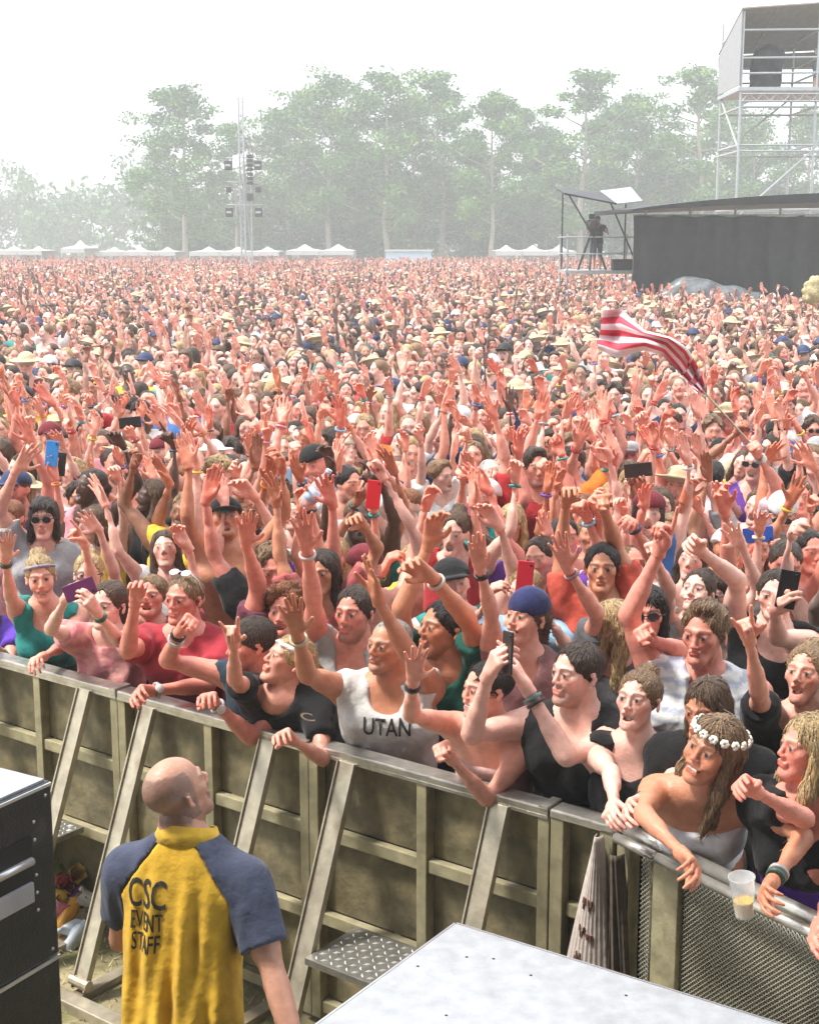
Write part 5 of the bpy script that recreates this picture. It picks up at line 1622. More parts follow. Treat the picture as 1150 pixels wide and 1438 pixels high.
# ------------------------------------------------------------------ rubbish against the barrier foot
g = np.random.default_rng(21)
JUNK = [('crushed red cup', 'cup', (.42, .03, .04)), ('crumpled yellow wrapper', 'wrapper', (.75, .48, .04)), ('clear plastic bottle', 'bottle', (.55, .60, .64)), ('dark red cup', 'cup', (.22, .02, .05)),
        ('orange juice bottle', 'bottle', (.75, .33, .03)), ('purple wrapper', 'wrapper', (.13, .05, .16)), ('white crumpled cup', 'cup', (.7, .7, .7)), ('small green wrapper', 'wrapper', (.22, .30, .08)), ('clear plastic bottle on its side', 'bottle', (.5, .55, .6)),
        ('crushed pink cup', 'cup', (.45, .12, .18)), ('yellow cup', 'cup', (.7, .5, .08))]
SPOT = [(92, 1238), (84, 1262), (112, 1302), (100, 1246), (96, 1284), (110, 1262), (122, 1262), (82, 1228), (106, 1318), (86, 1276), (104, 1230)]
for (nm, kind, colr), (px_, py_) in zip(JUNK, SPOT):
    z = .06 + max(0, (1310 - py_)) * .0022
    p = at_z(px_, py_, z)
    ax_ = unit(g.normal(size=3) + A(0, 0, .6)); m = MB()
    if kind == 'cup': m.lathe(p, [(.028, -.045), (.030, -.044), (.036, 0), (.043, .05), (.041, .05), (.033, .0), (.025, -.04)], 10, ax_)
    elif kind == 'bottle': m.lathe(p, [(.028, -.09), (.033, -.08), (.031, -.02), (.033, .03), (.024, .065), (.012, .085), (.012, .10)], 10, ax_)
    else: m.lathe(p, [(.01, -.03), (.05, -.02), (.035, .0), (.055, .02), (.012, .035)], 7, ax_)
    V = np.array(m.V) + g.normal(0, .005, (len(m.V), 3))
    o = link(kind, new_mesh(kind, V - p, m.F, 'gear', col=np.tile(np.array(colr), (len(V), 1))), loc=p)
    tag(o, nm + ' in the rubbish heap by the barrier foot', kind)

# ------------------------------------------------------------------ phones, camera, cup, bottle held in hands
def hand_centre(k, sd):
    a = k.arm[sd]; B = hand_frame(a)
    return a['W'] + a['fd'] * .10 - B[:, 1] * .028, B
def phone(c, face, upv, colr, label, screen=None, w=.036, h=.072):
    face = unit(face); up = unit(np.asarray(upv) - face * (np.asarray(upv) @ face)); r = np.cross(up, face)
    m = MB(); m.frame_box(c, r, face, up, w, .0045, h)
    me_o = m.build('phone', 'gear', origin=c, bevel=.004)
    a = me_o.data.attributes.new('col', 'FLOAT_COLOR', 'POINT'); a.data.foreach_set('color', np.tile(np.array([*colr, 1.0], np.float32), (len(me_o.data.vertices), 1)).ravel())
    s = MB(); s.frame_box(c - face * .0048, r, face, up, w * .88, .0006, h * .90)
    V = np.array(s.V) - c
    link('screen', new_mesh('screen', V, s.F, 'gear', col=np.tile(np.array(screen or (.02, .03, .05)), (8, 1)), smooth=False), me_o)
    l = MB(); l.lathe(c + face * .0045 + r * w * .6 + up * h * .78, [(.006, 0), (.006, .002), (.004, .003)], 8, face)
    V = np.array(l.V) - c
    link('lens', new_mesh('lens', V, l.F, 'gear', col=np.tile(A(.01, .01, .012), (len(V), 1))), me_o)
    return tag(me_o, label, 'phone', 'phones held up in the crowd')
def hk(px): return min(HERO, key=lambda k: (k.px[0] - px[0]) ** 2 + (k.px[1] - px[1]) ** 2)
kk = hk((152, 850)); c = (hand_centre(kk, 'r')[0] + hand_centre(kk, 'l')[0]) / 2
phone(c + A(0, -.02, .02), A(-.15, -1, .1), A(.9, 0, .35), (.14, .02, .10), 'purple phone held sideways by the woman in pink shirt')
kk = K_TANK; c = (hand_centre(kk, 'r')[0])
phone(c + A(.01, -.01, .02), A(-.9, -.3, .1), A(.1, .2, 1), (.012, .012, .014), 'black phone held by man in black and white tank', w=.04)
kk = hk((1088, 838)); c = hand_centre(kk, 'l')[0]
phone(c + A(0, -.01, .03), A(-.2, -1, .1), A(.15, 0, 1), (.012, .012, .014), 'black phone lifted by man in sleeveless black shirt')
used = set()
def near_hand(px):
    best = None
    for k, o in PERSONS:
        if k in HERO: continue
        for sd, a in k.arm.items():
            if a['hand'] is None or (id(k), sd) in used or a['W'][2] < a['E'][2]: continue
            q = project(a['W'] + a['fd'] * .12)
            d = math.hypot(q[0] - px[0], q[1] - px[1]) + .6 * abs(k.hc[1] - 7.5)
            if best is None or d < best[0]: best = (d, k, sd)
    used.add((id(best[1]), best[2])); return best[1], best[2]
for px_, colr, lab, land in (((800, 868), (.55, .02, .04), 'red phone lifted in front of the woman with blond waves', 0), ((620, 735), (.62, .22, .24), 'pink phone held upright in mid crowd', 0),
                       ((523, 712), (.60, .02, .03), 'bright red phone above the dark-haired man', 0), ((293, 775), (.75, .75, .76), 'white phone lifted behind the crimson-shirted man', 0),
                       ((90, 675), (.02, .02, .02), 'black phone lifted near the long-haired man in sunglasses', 0), ((1060, 745), (.03, .10, .48), 'bright blue phone held sideways near right edge', 1),
                       ((8, 680), (.04, .25, .62), 'blue phone lifted at the left picture edge', 0), ((175, 590), (.02, .02, .02), 'small black phone raised below the speaker mast', 1), ((915, 665), (.03, .02, .02), 'black phone held sideways under the striped flag', 1)):
    k, sd = near_hand(px_); c, B = hand_centre(k, sd)
    phone(c + A(0, -.015, .05), A(0, -1, .15), A(1, 0, .1) if land else A(.1, 0, 1), colr, lab)
# clear bottle waved in the crowd
k, sd = near_hand((430, 700)); c, B = hand_centre(k, sd); up = unit(A(.55, 0, .8))
root = empty('water_bottle', c, 'clear water bottle with blue label held high left of centre', 'bottle')
m = MB(); m.lathe(c - up * .02, [(.030, -.02), (.033, -.01), (.033, .10), (.028, .13), (.013, .165), (.013, .18)], 14, up); m.build('body', 'clear_plastic', root, smooth=True)
m = MB(); m.lathe(c - up * .02, [(.0338, .02), (.0338, .075)], 14, up); m.build('bottle_label', 'banner_blue', root, smooth=True)
m = MB(); m.lathe(c + up * .161, [(.0145, 0), (.0145, .015)], 12, up); m.build('bottle_cap', 'banner_blue', root)
# beer cup over the rail
kk = hk((1000, 1052)); Wl = kk.arm['l']['W']
c = at_y(1043, 1262, Wl[1] - .02); up = unit(A(-.12, -.05, 1))
root = empty('plastic_cup', c - up * .05, 'clear plastic cup of beer held over the mesh barrier', 'cup')
m = MB(); m.lathe(c - up * .055, [(.026, 0), (.0265, .004), (.037, .12), (.0385, .122), (.0385, .125), (.0362, .124), (.0258, .006), (.0250, .004)], 18, up); m.build('cup_wall', 'clear_plastic', root, smooth=True)
m = MB(); m.lathe(c - up * .050, [(.0245, 0), (.0285, .045)], 16, up); m.build('beer', 'beer', root, smooth=False)
mat('tarp_side', (.30, .30, .31), rough=.6, var=.1, scale=2)
# ------------------------------------------------------------------ striped flag on a pole
mat('flag_red', (.72, .07, .11), rough=.8, var=.12, scale=12)
mat('flag_white', (.85, .74, .76), rough=.8, var=.06, scale=12)
FY = 7.7
up_e = [(846, 436), (872, 430), (905, 462), (940, 474), (965, 492), (982, 520), (992, 546)]
lo_e = [(838, 492), (866, 506), (905, 492), (930, 496), (948, 516), (966, 540), (984, 556)]
nu, nv = 60, 15
def curve(pts, t):
    pts = np.array(pts, float); s = t * (len(pts) - 1); i = np.clip(np.floor(s).astype(int), 0, len(pts) - 2); f = (s - i)[:, None]
    f = f * f * (3 - 2 * f) * .35 + f * .65
    return pts[i] * (1 - f) + pts[i + 1] * f
tu = np.linspace(0, 1, nu)
eu, el = curve(up_e, tu), curve(lo_e, tu)
V = []
for j in range(nv):
    v = j / (nv - 1)
    for i in range(nu):
        px_ = eu[i] * (1 - v) + el[i] * v
        dep = FY - .10 * (1 - tu[i]) + .085 * math.sin(9 * tu[i] + 2.2 * v) * (1 - .5 * tu[i]) + .05 * math.sin(17 * tu[i] - 3 * v + 1) * (1 - tu[i]) + .03 * math.sin(6 * v * 2.1 + 5 * tu[i])
        V.append(at_y(px_[0], px_[1] + 3 * math.sin(7 * tu[i] + 4 * v), dep))
F = []; mi = []
for j in range(nv - 1):
    for i in range(nu - 1):
        F.append((j * nu + i, j * nu + i + 1, (j + 1) * nu + i + 1, (j + 1) * nu + i))
        st = (j // 2) % 2
        if i > nu * .70: st = 1 if ((j // 4) + (i // 4)) % 2 else 0
        mi.append(0 if st else 1)
p0 = at_y(1062, 632, FY + .05); p1 = at_y(982, 544, FY)
root = empty('flag', p0, 'red and white striped flag waved on a pole above the crowd', 'flag')
me = new_mesh('flag_cloth', np.array(V) - p0, F, ['flag_red', 'flag_white'], midx=mi)
link('flag_cloth', me, root)
m = MB(); m.tube([p0 + (p0 - p1) * .25, p1], .006, 8); m.build('flagpole', 'brace_metal', root, smooth=True)
# the person who waves it
g = np.random.default_rng(41)
hcf = at_z(1118, 668, 1.64); hcf = at_y(1122, 700, FY + .25)
kf = pose_skeleton(hcf, -10, 12, 0, sex='m'); kf.px = (1122, 700)
arm_px(kf, 'r', (1090, 680), (1064, 640), hand='fist', tip=(1050, 612)); raised(kf, g, 'l', 'down')
make_person(kf, 1, 'man whose raised fist grips the pole of the striped flag', skin='rosy', hair=('short', 'brown'), top=('tee', (.6, .45, .5)), group=CROWD, seed=4, extras=[('watch', 'r')])

# ------------------------------------------------------------------ mixing tent with black drapes
TY = 40.0
X0 = 6.15
root = empty('mixing_tent', (11.5, TY + 3, 0), 'black draped mixing tent with shallow arched roof at right', 'tent')
def drape(x0, x1, y0, y1, ztop, zbot, n, name, mt):
    V = []; F = []
    g = np.random.default_rng(int(abs(x0 * 10)))
    nz = 10
    for i in range(n + 1):
        t = i / n; x = x0 + (x1 - x0) * t; y = y0 + (y1 - y0) * t
        for j in range(nz + 1):
            q = j / nz
            V.append((x + .04 * math.sin(5 * q + t * 30), y + .05 * math.sin(t * n * .9) * (.4 + q) * 1.7 + g.normal(0, .02), ztop + (zbot - ztop) * q + .02 * math.sin(t * 23) * (j == 0)))
    for i in range(n):
        for j in range(nz): F.append((i * (nz + 1) + j, i * (nz + 1) + j + 1, (i + 1) * (nz + 1) + j + 1, (i + 1) * (nz + 1) + j))
    m = MB(); m.add(V, F); return m.build(name, mt, root, smooth=True)
drape(X0, X0 + 3.6, TY, TY, 3.80, .05, 40, 'front_drape', 'tarp_black')
drape(X0 + 3.4, X0 + 7.2, TY + .12, TY + .12, 3.80, .05, 40, 'front_drape', 'tarp_black')
drape(X0 + 7.0, X0 + 11, TY, TY, 3.80, .05, 40, 'front_drape', 'tarp_black')
drape(X0 + .04, X0 + 1.35, TY + .12, TY + 7, 3.80, .05, 40, 'side_drape', 'tarp_black')
V = []; F = []; nx_ = 30
for i in range(nx_ + 1):
    t = i / nx_; x = X0 - .15 + 11.4 * t
    z = 3.92 + .50 * math.sin(math.pi * min(t * .82 + .02, 1)) ** .8
    th = .03 + .22 * math.sin(math.pi * min(1, t * 1.0 + .02))
    for (y, dz) in ((TY - .9, 0), (TY + 7.4, .1), (TY + 7.4, -th), (TY - .9, -th)):
        V.append((x, y, z + dz))
for i in range(nx_):
    for j in range(4): F.append((4 * i + j, 4 * i + (j + 1) % 4, 4 * i + 4 + (j + 1) % 4, 4 * i + 4 + j))
F += [(0, 1, 2, 3)[::-1], tuple(4 * nx_ + j for j in range(4))]
m = MB(); m.add(V, F); m.build('roof', 'tarp_black', root)
for k in range(9):
    x = X0 + .4 + k * 1.25
    m = MB(); m.tube([(x, TY + .45, 0), (x, TY + .45, 4.02)], .035, 8); m.build('roof_post', 'steel_pole', root)
m = MB(); m.tube([(X0, TY + .10, 3.82), (X0 + 11, TY + .10, 3.82)], .03, 8); m.build('header_tube', 'steel_pole', root)
f = Field.boxed((-1.6, -.5, -.3), (1.7, .6, 1.1), .06)
f.ball((0, 0, .15), (1.2, .4, .55), .2); f.ball((-.3, 0, .5), (.5, .35, .42), .2); f.ball((.9, 0, .1), (.5, .3, .35), .2); f.ripple(.035, 9, 3); f.ripple(.015, 23, 5)
V, Q = f.mesh()
o = link('ground_sheet', new_mesh('ground_sheet', V * A(1.25, 1, .85), Q, 'tarp_grey'), loc=(X0 + 1.9, TY - .75, 1.4))
tag(o, 'crumpled grey plastic sheet heaped against the black drape', 'tarpaulin')
m = MB(); m.box((X0 + .8, TY - 1.1, 0), (X0 + 3.4, TY - .35, 1.3)); tag(m.build('equipment_box', 'black_paint', bevel=.03), 'black equipment box under the crumpled grey sheet', 'box')

def truss(mm, a, b, w=.3, n=10, r=.02):
    a, b = np.asarray(a, float), np.asarray(b, float); t = unit(b - a)
    e1 = unit(np.cross(t, A(0, 1, 0) if abs(t[1]) < .9 else A(1, 0, 0))); e2 = np.cross(t, e1)
    cs = [(e1 * s1 + e2 * s2) * w / 2 for s1, s2 in ((-1, -1), (1, -1), (1, 1), (-1, 1))]
    for c in cs: mm.tube([a + c, b + c], r, 6)
    for i in range(n):
        p, q = a + (b - a) * i / n, a + (b - a) * (i + 1) / n
        for j in range(4):
            c, d = cs[j], cs[(j + 1) % 4]
            mm.tube([p + c, q + d] if i % 2 else [p + d, q + c], r * .6, 5)

# ------------------------------------------------------------------ camera platform
PY = 45.0
px0, px1, py0, py1, pz = 4.75, 6.95, 44.0, 46.2, 2.25
root = empty('camera_platform', (5.85, PY, 0), 'raised scaffold camera platform with tilted canopy beside mixing tent', 'platform')
m = MB(); m.box((px0, py0, pz - .10), (px1, py1, pz)); m.build('deck', 'steel_pole', root)
for x in (px0 + .05, px1 - .05):
    for y in (py0 + .05, py1 - .05):
        m = MB(); m.tube([(x, y, 0), (x, y, 3.35)], .03, 7); m.build('leg', 'steel_pole', root)
for z in (pz + .5, pz + 1.0):
    for a, b in (((px0, py0, z), (px1, py0, z)), ((px0, py1, z), (px1, py1, z)), ((px0, py0, z), (px0, py1, z)), ((px1, py0, z), (px1, py1, z))):
        m = MB(); m.tube([a, b], .022, 6); m.build('guard_rail', 'steel_pole', root)
m = MB(); m.tube([(px0, py0, .1), (px1, py0, pz)], .022, 6); m.tube([(px1, py0, .1), (px0, py0, pz)], .022, 6); m.build('cross_brace', 'steel_pole', root)
for a, b in (((px0 + .02, py0, 4.55), (px0 + .9, py0, pz + .9)), ((px0 + 1.3, py0, 4.3), (px1 - .05, py0, pz + .2)), ((px1 - .1, py1, pz), (px1 - .1, py1, 4.45)), ((px0 + .1, py1, pz), (px0 + .1, py1, 4.7))):
    m = MB(); m.tube([a, b], .028, 6); m.build('canopy_strut', 'black_dark', root)
def slab(name, pts, th, mt, parent):
    pts = [A(*p) for p in pts]; n = unit(np.cross(pts[1] - pts[0], pts[3] - pts[0]))
    m = MB(); m.add(pts + [p + n * th for p in pts], [(3, 2, 1, 0), (4, 5, 6, 7), (0, 1, 5, 4), (1, 2, 6, 5), (2, 3, 7, 6), (3, 0, 4, 7)])
    return m.build(name, mt, parent)
slab('canopy', [(px0 - .12, py0 - .3, 4.50), (px1 - .75, py0 - .3, 4.20), (px1 - .95, py1, 4.62), (px0 - .1, py1, 4.72)], .05, 'tarp_black', root)
slab('canopy_side', [(px1 - .73, py0 - .3, 4.20), (px1 + .05, py0 - .2, 4.28), (px1 + .05, py1, 4.78), (px1 - .93, py1, 4.66)], .04, 'tarp_side', root)
cx, cy = 5.62, 44.75
root = empty('video_camera', (cx, cy, pz), 'large video camera on tripod on the scaffold platform', 'camera')
m = MB(); m.box((cx - .16, cy - .42, pz + 1.22), (cx + .10, cy + .22, pz + 1.52)); m.build('body', 'black_dark', root, bevel=.02)
m = MB(); m.lathe((cx - .03, cy - .42, pz + 1.37), [(.13, 0), (.13, .22), (.10, .24)], 14, (0, -1, 0)); m.build('lens', 'black_paint', root)
m = MB(); m.box((cx - .10, cy - .02, pz + 1.54), (cx + .08, cy + .12, pz + 1.70)); m.build('viewfinder', 'black_dark', root)
m = MB()
for an in (0.3, 2.4, 4.5): m.tube([(cx, cy, pz + 1.2), (cx + .5 * math.cos(an), cy + .5 * math.sin(an), pz)], .04, 6)
m.build('tripod', 'black_dark', root)
kc = pose_skeleton(A(cx + .22, cy + .42, pz + 1.52), -15, -4, 0, sex='m', hip_z=pz + .90)
kc.hip[2] = max(kc.hip[2], pz + .88)
o_ = A(0, 0, pz)
for sd in ('r', 'l'):
    s_ = 1 if sd == 'r' else -1
    arm_dirs(kc, sd, kc.right * s_ * .4 + kc.fwd * .5 - UP * .6, kc.fwd * .8 + UP * .35 - kc.right * s_ * .2, 'fist')
def operator(k, label, zf, top, hair, seed, cap=None):
    """a person who stands on a deck at height zf"""
    d = A(0, 0, zf); k2 = copy.deepcopy(k)
    for nm in ('hc', 'neck', 'hip'): setattr(k2, nm, getattr(k2, nm) - d)
    for sd in k2.sh: k2.sh[sd] = k2.sh[sd] - d
    for a in k2.arm.values(): a['E'] = a['E'] - d; a['W'] = a['W'] - d
    k2.px = (0, 0)
    o = make_person(k2, 1, label, skin='fair', hair=hair, top=top, group=None, seed=seed, extras=[] if cap is None else [('cap', cap)])
    o.location.z = zf
    del PERSONS[-1]
    return o
operator(kc, 'camera operator in dark clothes behind the video camera', pz, ('tee', (.02, .02, .025)), ('short', 'brown'), 9, (.03, .03, .03))
for k, (x, w) in enumerate(((6.45, .22), (6.75, .14))):
    m = MB(); m.box((x - w, 44.3, pz), (x + w, 44.8, pz + .34)); tag(m.build('equipment_case', 'black_dark', bevel=.03), ('wider' if k == 0 else 'narrower') + ' black equipment case on camera platform deck', 'case')

# ------------------------------------------------------------------ scaffold tower with a covered lighting deck
SY = 50.0
sx0, sx1, sy0, sy1 = 11.2, 16.4, 50.0, 53.2
zf, zt = 8.25, 10.95
root = empty('scaffold_tower', (13.5, 51.5, 0), 'tall pale scaffold tower with covered deck above the mixing tent', 'scaffold')
for x in (sx0, 13.75, sx1):
    for y in (sy0, sy1):
        m = MB(); m.tube([(x, y, 0), (x, y, zt if x != sx0 else zt - .2)], .045, 8); m.build('standard', 'steel_pole', root)
for z in (2.2, 4.2, 6.15, 6.35, 7.6, zf + .45, zf + .95, zf + 1.85):
    for y in (sy0, sy1):
        m = MB(); m.tube([(sx0, y, z), (sx1, y, z + (.05 if z > zf else 0))], .038, 7); m.build('ledger', 'steel_pole', root)
    for x in (sx0, 13.75, sx1):
        m = MB(); m.tube([(x, sy0, z), (x, sy1, z)], .038, 7); m.build('transom', 'steel_pole', root)
for a, b in (((sx0, sy0, 3.9), (13.75, sy0, 6.2)), ((sx1, sy0, 3.9), (13.75, sy0, 6.2)), ((sx0, sy1, 6.2), (13.75, sy1, 8.2)), ((13.75, sy1, 3.9), (sx1, sy1, 6.2)), ((sx0, sy0, 6.2), (sx0, sy1, 8.2)), ((13.75, sy0, 6.2), (14.6, sy0, 8.2))):
    m = MB(); m.tube([a, b], .036, 7); m.build('diagonal_brace', 'steel_pole', root)
m = MB(); m.box((sx0 - .1, sy0 - .1, zf - .12), (sx1, sy1 + .1, zf)); m.build('deck', 'steel_pole', root)
m = MB(); truss(m, (sx0, sy0 - .05, zf - .35), (sx1, sy0 - .05, zf - .35), .24, 22, .025); m.build('deck_truss', 'steel_pole', root)
slab('roof_sheet', [(sx0 - .1, sy0 - .2, zt - .2), (sx1, sy0 - .2, zt + .15), (sx1, sy1 + .2, zt - 1.0), (sx0 - .1, sy1 + .2, zt - 1.25)], .05, 'tarp_tan', root)
slab('rear_sheet', [(sx0 - .1, sy1 + .15, zf + 1.0), (sx1, sy1 + .15, zf + 1.0), (sx1, sy1 + .22, zt - 1.05), (sx0 - .1, sy1 + .22, zt - 1.3)], .03, 'tarp_tan', root)
slab('side_sheet', [(sx0 - .06, sy1 + .1, zf + .05), (sx0 - .06, sy0 - .1, zf + .05), (sx0 - .06, sy0 - .1, zt - .22), (sx0 - .06, sy1 + .1, zt - 1.25)], .03, 'tarp_side', root)
for x in (12.3, 15.1):
    m = MB(); m.tube([(x, sy0 - .15, zt - .12), (x, sy1 + .15, zt - 1.15)], .04, 6); m.build('roof_rafter', 'bark', root)
for k, x in enumerate((12.25, 14.85)):
    f = Field.boxed((-.9, -.8, -.1), (.9, .8, 1.7), .05)
    f.cone((0, 0, .1), (0, 0, .8), .5, .5, .1); f.ball((.05, -.05, 1.0), (.58, .6, .5), .15); f.cone((-.2, -.2, .3), (-.55, -.35, 0), .14, .12, .1); f.ripple(.03, 9, k); f.ripple(.015, 25, k + 3)
    V, Q = f.mesh()
    o = link('covered_spotlight', new_mesh('covered_spotlight', V, Q, 'tarp_black' if k == 0 else 'tarp_black'), loc=(x, 51.0, zf))
    tag(o, ('followspot under black cover near left end of the scaffold deck', 'followspot under black cover right of the scaffold upright')[k], 'spotlight')
kc = pose_skeleton(A(14.05, 50.5, zf + 1.45), 20, -10, 0, sex='m', hip_z=zf + .9)
for sd in ('r', 'l'):
    s_ = 1 if sd == 'r' else -1
    arm_dirs(kc, sd, kc.right * s_ * .3 + kc.fwd * .6 - UP * .4, kc.fwd * .7 + UP * .3, 'fist')
operator(kc, 'technician in grey shirt bending on the scaffold deck', zf, ('tee', (.20, .22, .24)), ('short', 'sandy'), 17)

# ------------------------------------------------------------------ speaker mast
MY, MX = 81.0, -9.15
root = empty('speaker_mast', (MX, MY, 0), 'slim lattice mast hung with loudspeakers in the far crowd', 'mast')
m = MB(); truss(m, (MX - .12, MY, 0), (MX - .12, MY, 10.9), .24, 30, .035); m.build('lattice', 'steel_pole', root)
m = MB(); m.tube([(MX + .36, MY, 0), (MX + .36, MY, 8.2)], .04, 7); m.build('second_pole', 'steel_pole', root)
m = MB(); m.tube([(MX - .35, MY + .6, 0), (MX - .12, MY, 6)], .03, 6); m.tube([(MX + .5, MY + .6, 0), (MX, MY, 6)], .03, 6); m.build('back_stay', 'steel_pole', root)
for z in (7.25, 5.95, 4.72):
    m = MB(); m.tube([(MX - .95, MY - .1, z + .42), (MX + .98, MY - .1, z + .42)], .035, 6); m.build('cross_arm', 'steel_pole', root)
    big = z != 5.95
    for sx in (-.82, .80):
        w, h = (.20, .25) if big else (.14, .15)
        o = MB().box((MX + sx - w, MY - .55, z - h), (MX + sx + w, MY - .15, z + h)).build('loudspeaker', 'speaker_black', root, bevel=.05)
        if big:
            mm = MB(); mm.box((MX + sx - w * .7, MY - .565, z - .05), (MX + sx + w * .7, MY - .552, z + .06)); mm.build('horn', 'steel_pole', o)
for k in range(7):
    z = 7.75 - k * .24
    m = MB(); m.box((MX + .20, MY - .55 + k * .02, z - .085), (MX + .52, MY - .12 + k * .02, z + .085)); m.build('array_element', 'speaker_black', root, bevel=.03)
m = MB(); m.box((MX + .18, MY - .5, 5.35), (MX + .50, MY - .15, 5.75)); m.build('sub_speaker', 'speaker_black', root, bevel=.03)

# ------------------------------------------------------------------ white tents far behind the crowd
def tent(px_a, px_b, Y, ze, zr, label, mt='tent_white', n=3):
    xa, xb = (px_a - 575) / F_PX * Y, (px_b - 575) / F_PX * Y
    root = empty('white_tent', ((xa + xb) / 2, Y, 0), label, 'tent', 'white tents behind the crowd')
    w = (xb - xa) / n
    for i in range(n):
        x0, x1 = xa + i * w + .03, xa + (i + 1) * w - .03; xm = (x0 + x1) / 2; y0, y1 = Y - 3, Y + 3
        m = MB(); V = [(x0, y0, ze), (x1, y0, ze), (x1, y1, ze), (x0, y1, ze), (xm, Y, zr)]
        q = [A(*V[4]) * .5 + (A(*V[a]) + A(*V[b])) * .25 - A(0, 0, .12) for a, b in ((0, 1), (1, 2), (2, 3), (3, 0))]
        m.add(V + q, [(0, 1, 5), (1, 2, 6), (2, 3, 7), (3, 0, 8), (0, 5, 8), (1, 6, 5), (2, 7, 6), (3, 8, 7), (5, 6, 4), (6, 7, 4), (7, 8, 4), (8, 5, 4)])
        m.build('roof', mt, root)
        m = MB(); m.box((x0, y0, ze - .35), (x1, y0 + .04, ze - .01)); m.build('valance', mt, root)
        m = MB(); m.box((x0, y1 - .04, 0), (x1, y1, ze - .01)); m.build('rear_wall', mt, root)
        for x in (x0 + .05, x1 - .05):
            m = MB(); m.tube([(x, y0 + .08, 0), (x, y0 + .08, ze - .02)], .05, 6); m.build('pole', 'steel_pole', root)
tent(278, 400, 120, 2.35, 2.75, 'row of white peaked tents behind the speaker mast')
tent(408, 500, 122, 2.4, 2.95, 'white tents right of the speaker mast', n=2)
tent(690, 800, 118, 2.4, 2.9, 'white tents left of the camera platform')
tent(105, 138, 121, 2.6, 3.3, 'single white tent at far left beyond the crowd', n=1)
tent(-20, 80, 124, 2.4, 2.8, 'low white tents at the left picture edge', n=3)
tent(150, 260, 126, 2.3, 2.7, 'low white tents between the left edge and the mast', n=3)
xb = (560 - 575) / F_PX * 116
root = empty('blue_booth', (xb, 116, 0), 'pale blue booth between the white tents', 'booth')
MB().box((xb - 1, 115, 0), (xb + 2.6, 117, 2.35)).build('wall', 'banner_blue', root)
MB().box((xb - 1.1, 114.6, 2.37), (xb + 2.7, 117.2, 2.5)).build('roof', 'tent_white', root)
# tufted totem carried in the crowd
p = at_y(1142, 408, 22.0)
f = Field.boxed((-.3, -.3, -.35), (.3, .3, .35), .025)
f.ball((0, 0, 0), (.15, .15, .18), .05); g = np.random.default_rng(5)
for _ in range(30):
    d = unit(g.normal(size=3)); f.ball(d * A(.14, .14, .19), .05, .02)
V, Q = f.mesh()
root = empty('totem', A(p[0], p[1], 0), 'shaggy pale yellow totem on a stick near the right edge', 'totem')
link('tuft', new_mesh('tuft', V, Q, 'straw'), root, loc=(0, 0, p[2]))
m = MB(); m.tube([A(p[0], p[1], .9), A(p[0], p[1], p[2] - .1)], .012, 6); m.build('stick', 'bark', root)

# ------------------------------------------------------------------ trees
def tree_meshes(seed, H, W, crown_lo, open_=.5, nclump=120, leaf=.36, per=80):
    g = np.random.default_rng(seed)
    mm = MB()
    pts = [A(0, 0, 0)]
    for i in range(1, 8): pts.append(pts[-1] + A(g.normal(0, .12), g.normal(0, .12), H * .93 / 7))
    rad = [.30 * (1 - .12 * i) * H / 20 for i in range(8)]
    mm.tube(pts, rad, 7)
    cl = []
    nb = 24
    for b in range(nb):
        t = crown_lo + (1 - crown_lo) * (b + g.random()) / nb
        q = pts[0] + A(*np.array([np.interp(t * 7, range(8), [p[c] for p in pts]) for c in range(3)]))
        an = b * 2.4 + g.normal(0, .4)
        prof = math.sin(math.pi * min(1, (.18 + .80 * ((t - crown_lo) / (1 - crown_lo))))) ** .7
        Lb = W / 2 * prof * g.uniform(.65, 1.15)
        d = A(math.cos(an), math.sin(an), g.uniform(.25, .9))
        e = q + d * Lb * A(1, 1, .7); mid = (q + e) / 2 + A(0, 0, -.15)
        mm.tube([q, mid, e], [.09 * H / 20, .06 * H / 20, .025], 5)
        for _ in range(max(2, nclump // nb)):
            s = g.uniform(.35, 1.1); cl.append((q + (e - q) * s + g.normal(0, .5, 3) * A(1, 1, .8) * W / 9, g.uniform(.6, 1.25) * W / 9))
    for _ in range(5): cl.append((pts[-1] + g.normal(0, .45, 3), W / 10))
    trunk = mm
    V = []; F = []; mi = []
    for c, r in cl:
        tone = g.choice(3, p=(.5, .28, .22))
        n = int(per * (r / (W / 9)) ** 1.6)
        P3 = g.normal(0, 1, (n, 3)); P3 /= np.linalg.norm(P3, axis=1)[:, None]
        P3 *= (g.random((n, 1)) ** .45) * r * A(1.15, 1.15, .75)
        for p in P3:
            a = unit(g.normal(size=3)); b2 = unit(np.cross(a, g.normal(size=3))); l = leaf * g.uniform(.6, 1.3)
            o = len(V); q = c + p
            V += [q - a * l * .5, q + b2 * l * .28, q + a * l * .5, q - b2 * l * .28]; F.append((o, o + 1, o + 2, o + 3)); mi.append(tone)
    me_t = new_mesh('trunk', np.array(trunk.V), trunk.F, 'bark')
    me_c = new_mesh('crown', np.array(V), np.array(F), ['leaf_mid', 'leaf_light', 'leaf_dark'], midx=mi, smooth=False)
    return me_t, me_c
KIND = [tree_meshes(1, 20, 9.5, .24, per=110), tree_meshes(2, 20, 9.5, .20, nclump=120, per=105), tree_meshes(3, 20, 8.2, .18, nclump=110, per=105), tree_meshes(4, 20, 11, .24, nclump=140, per=105), tree_meshes(5, 20, 10, .10, nclump=130, per=105)]
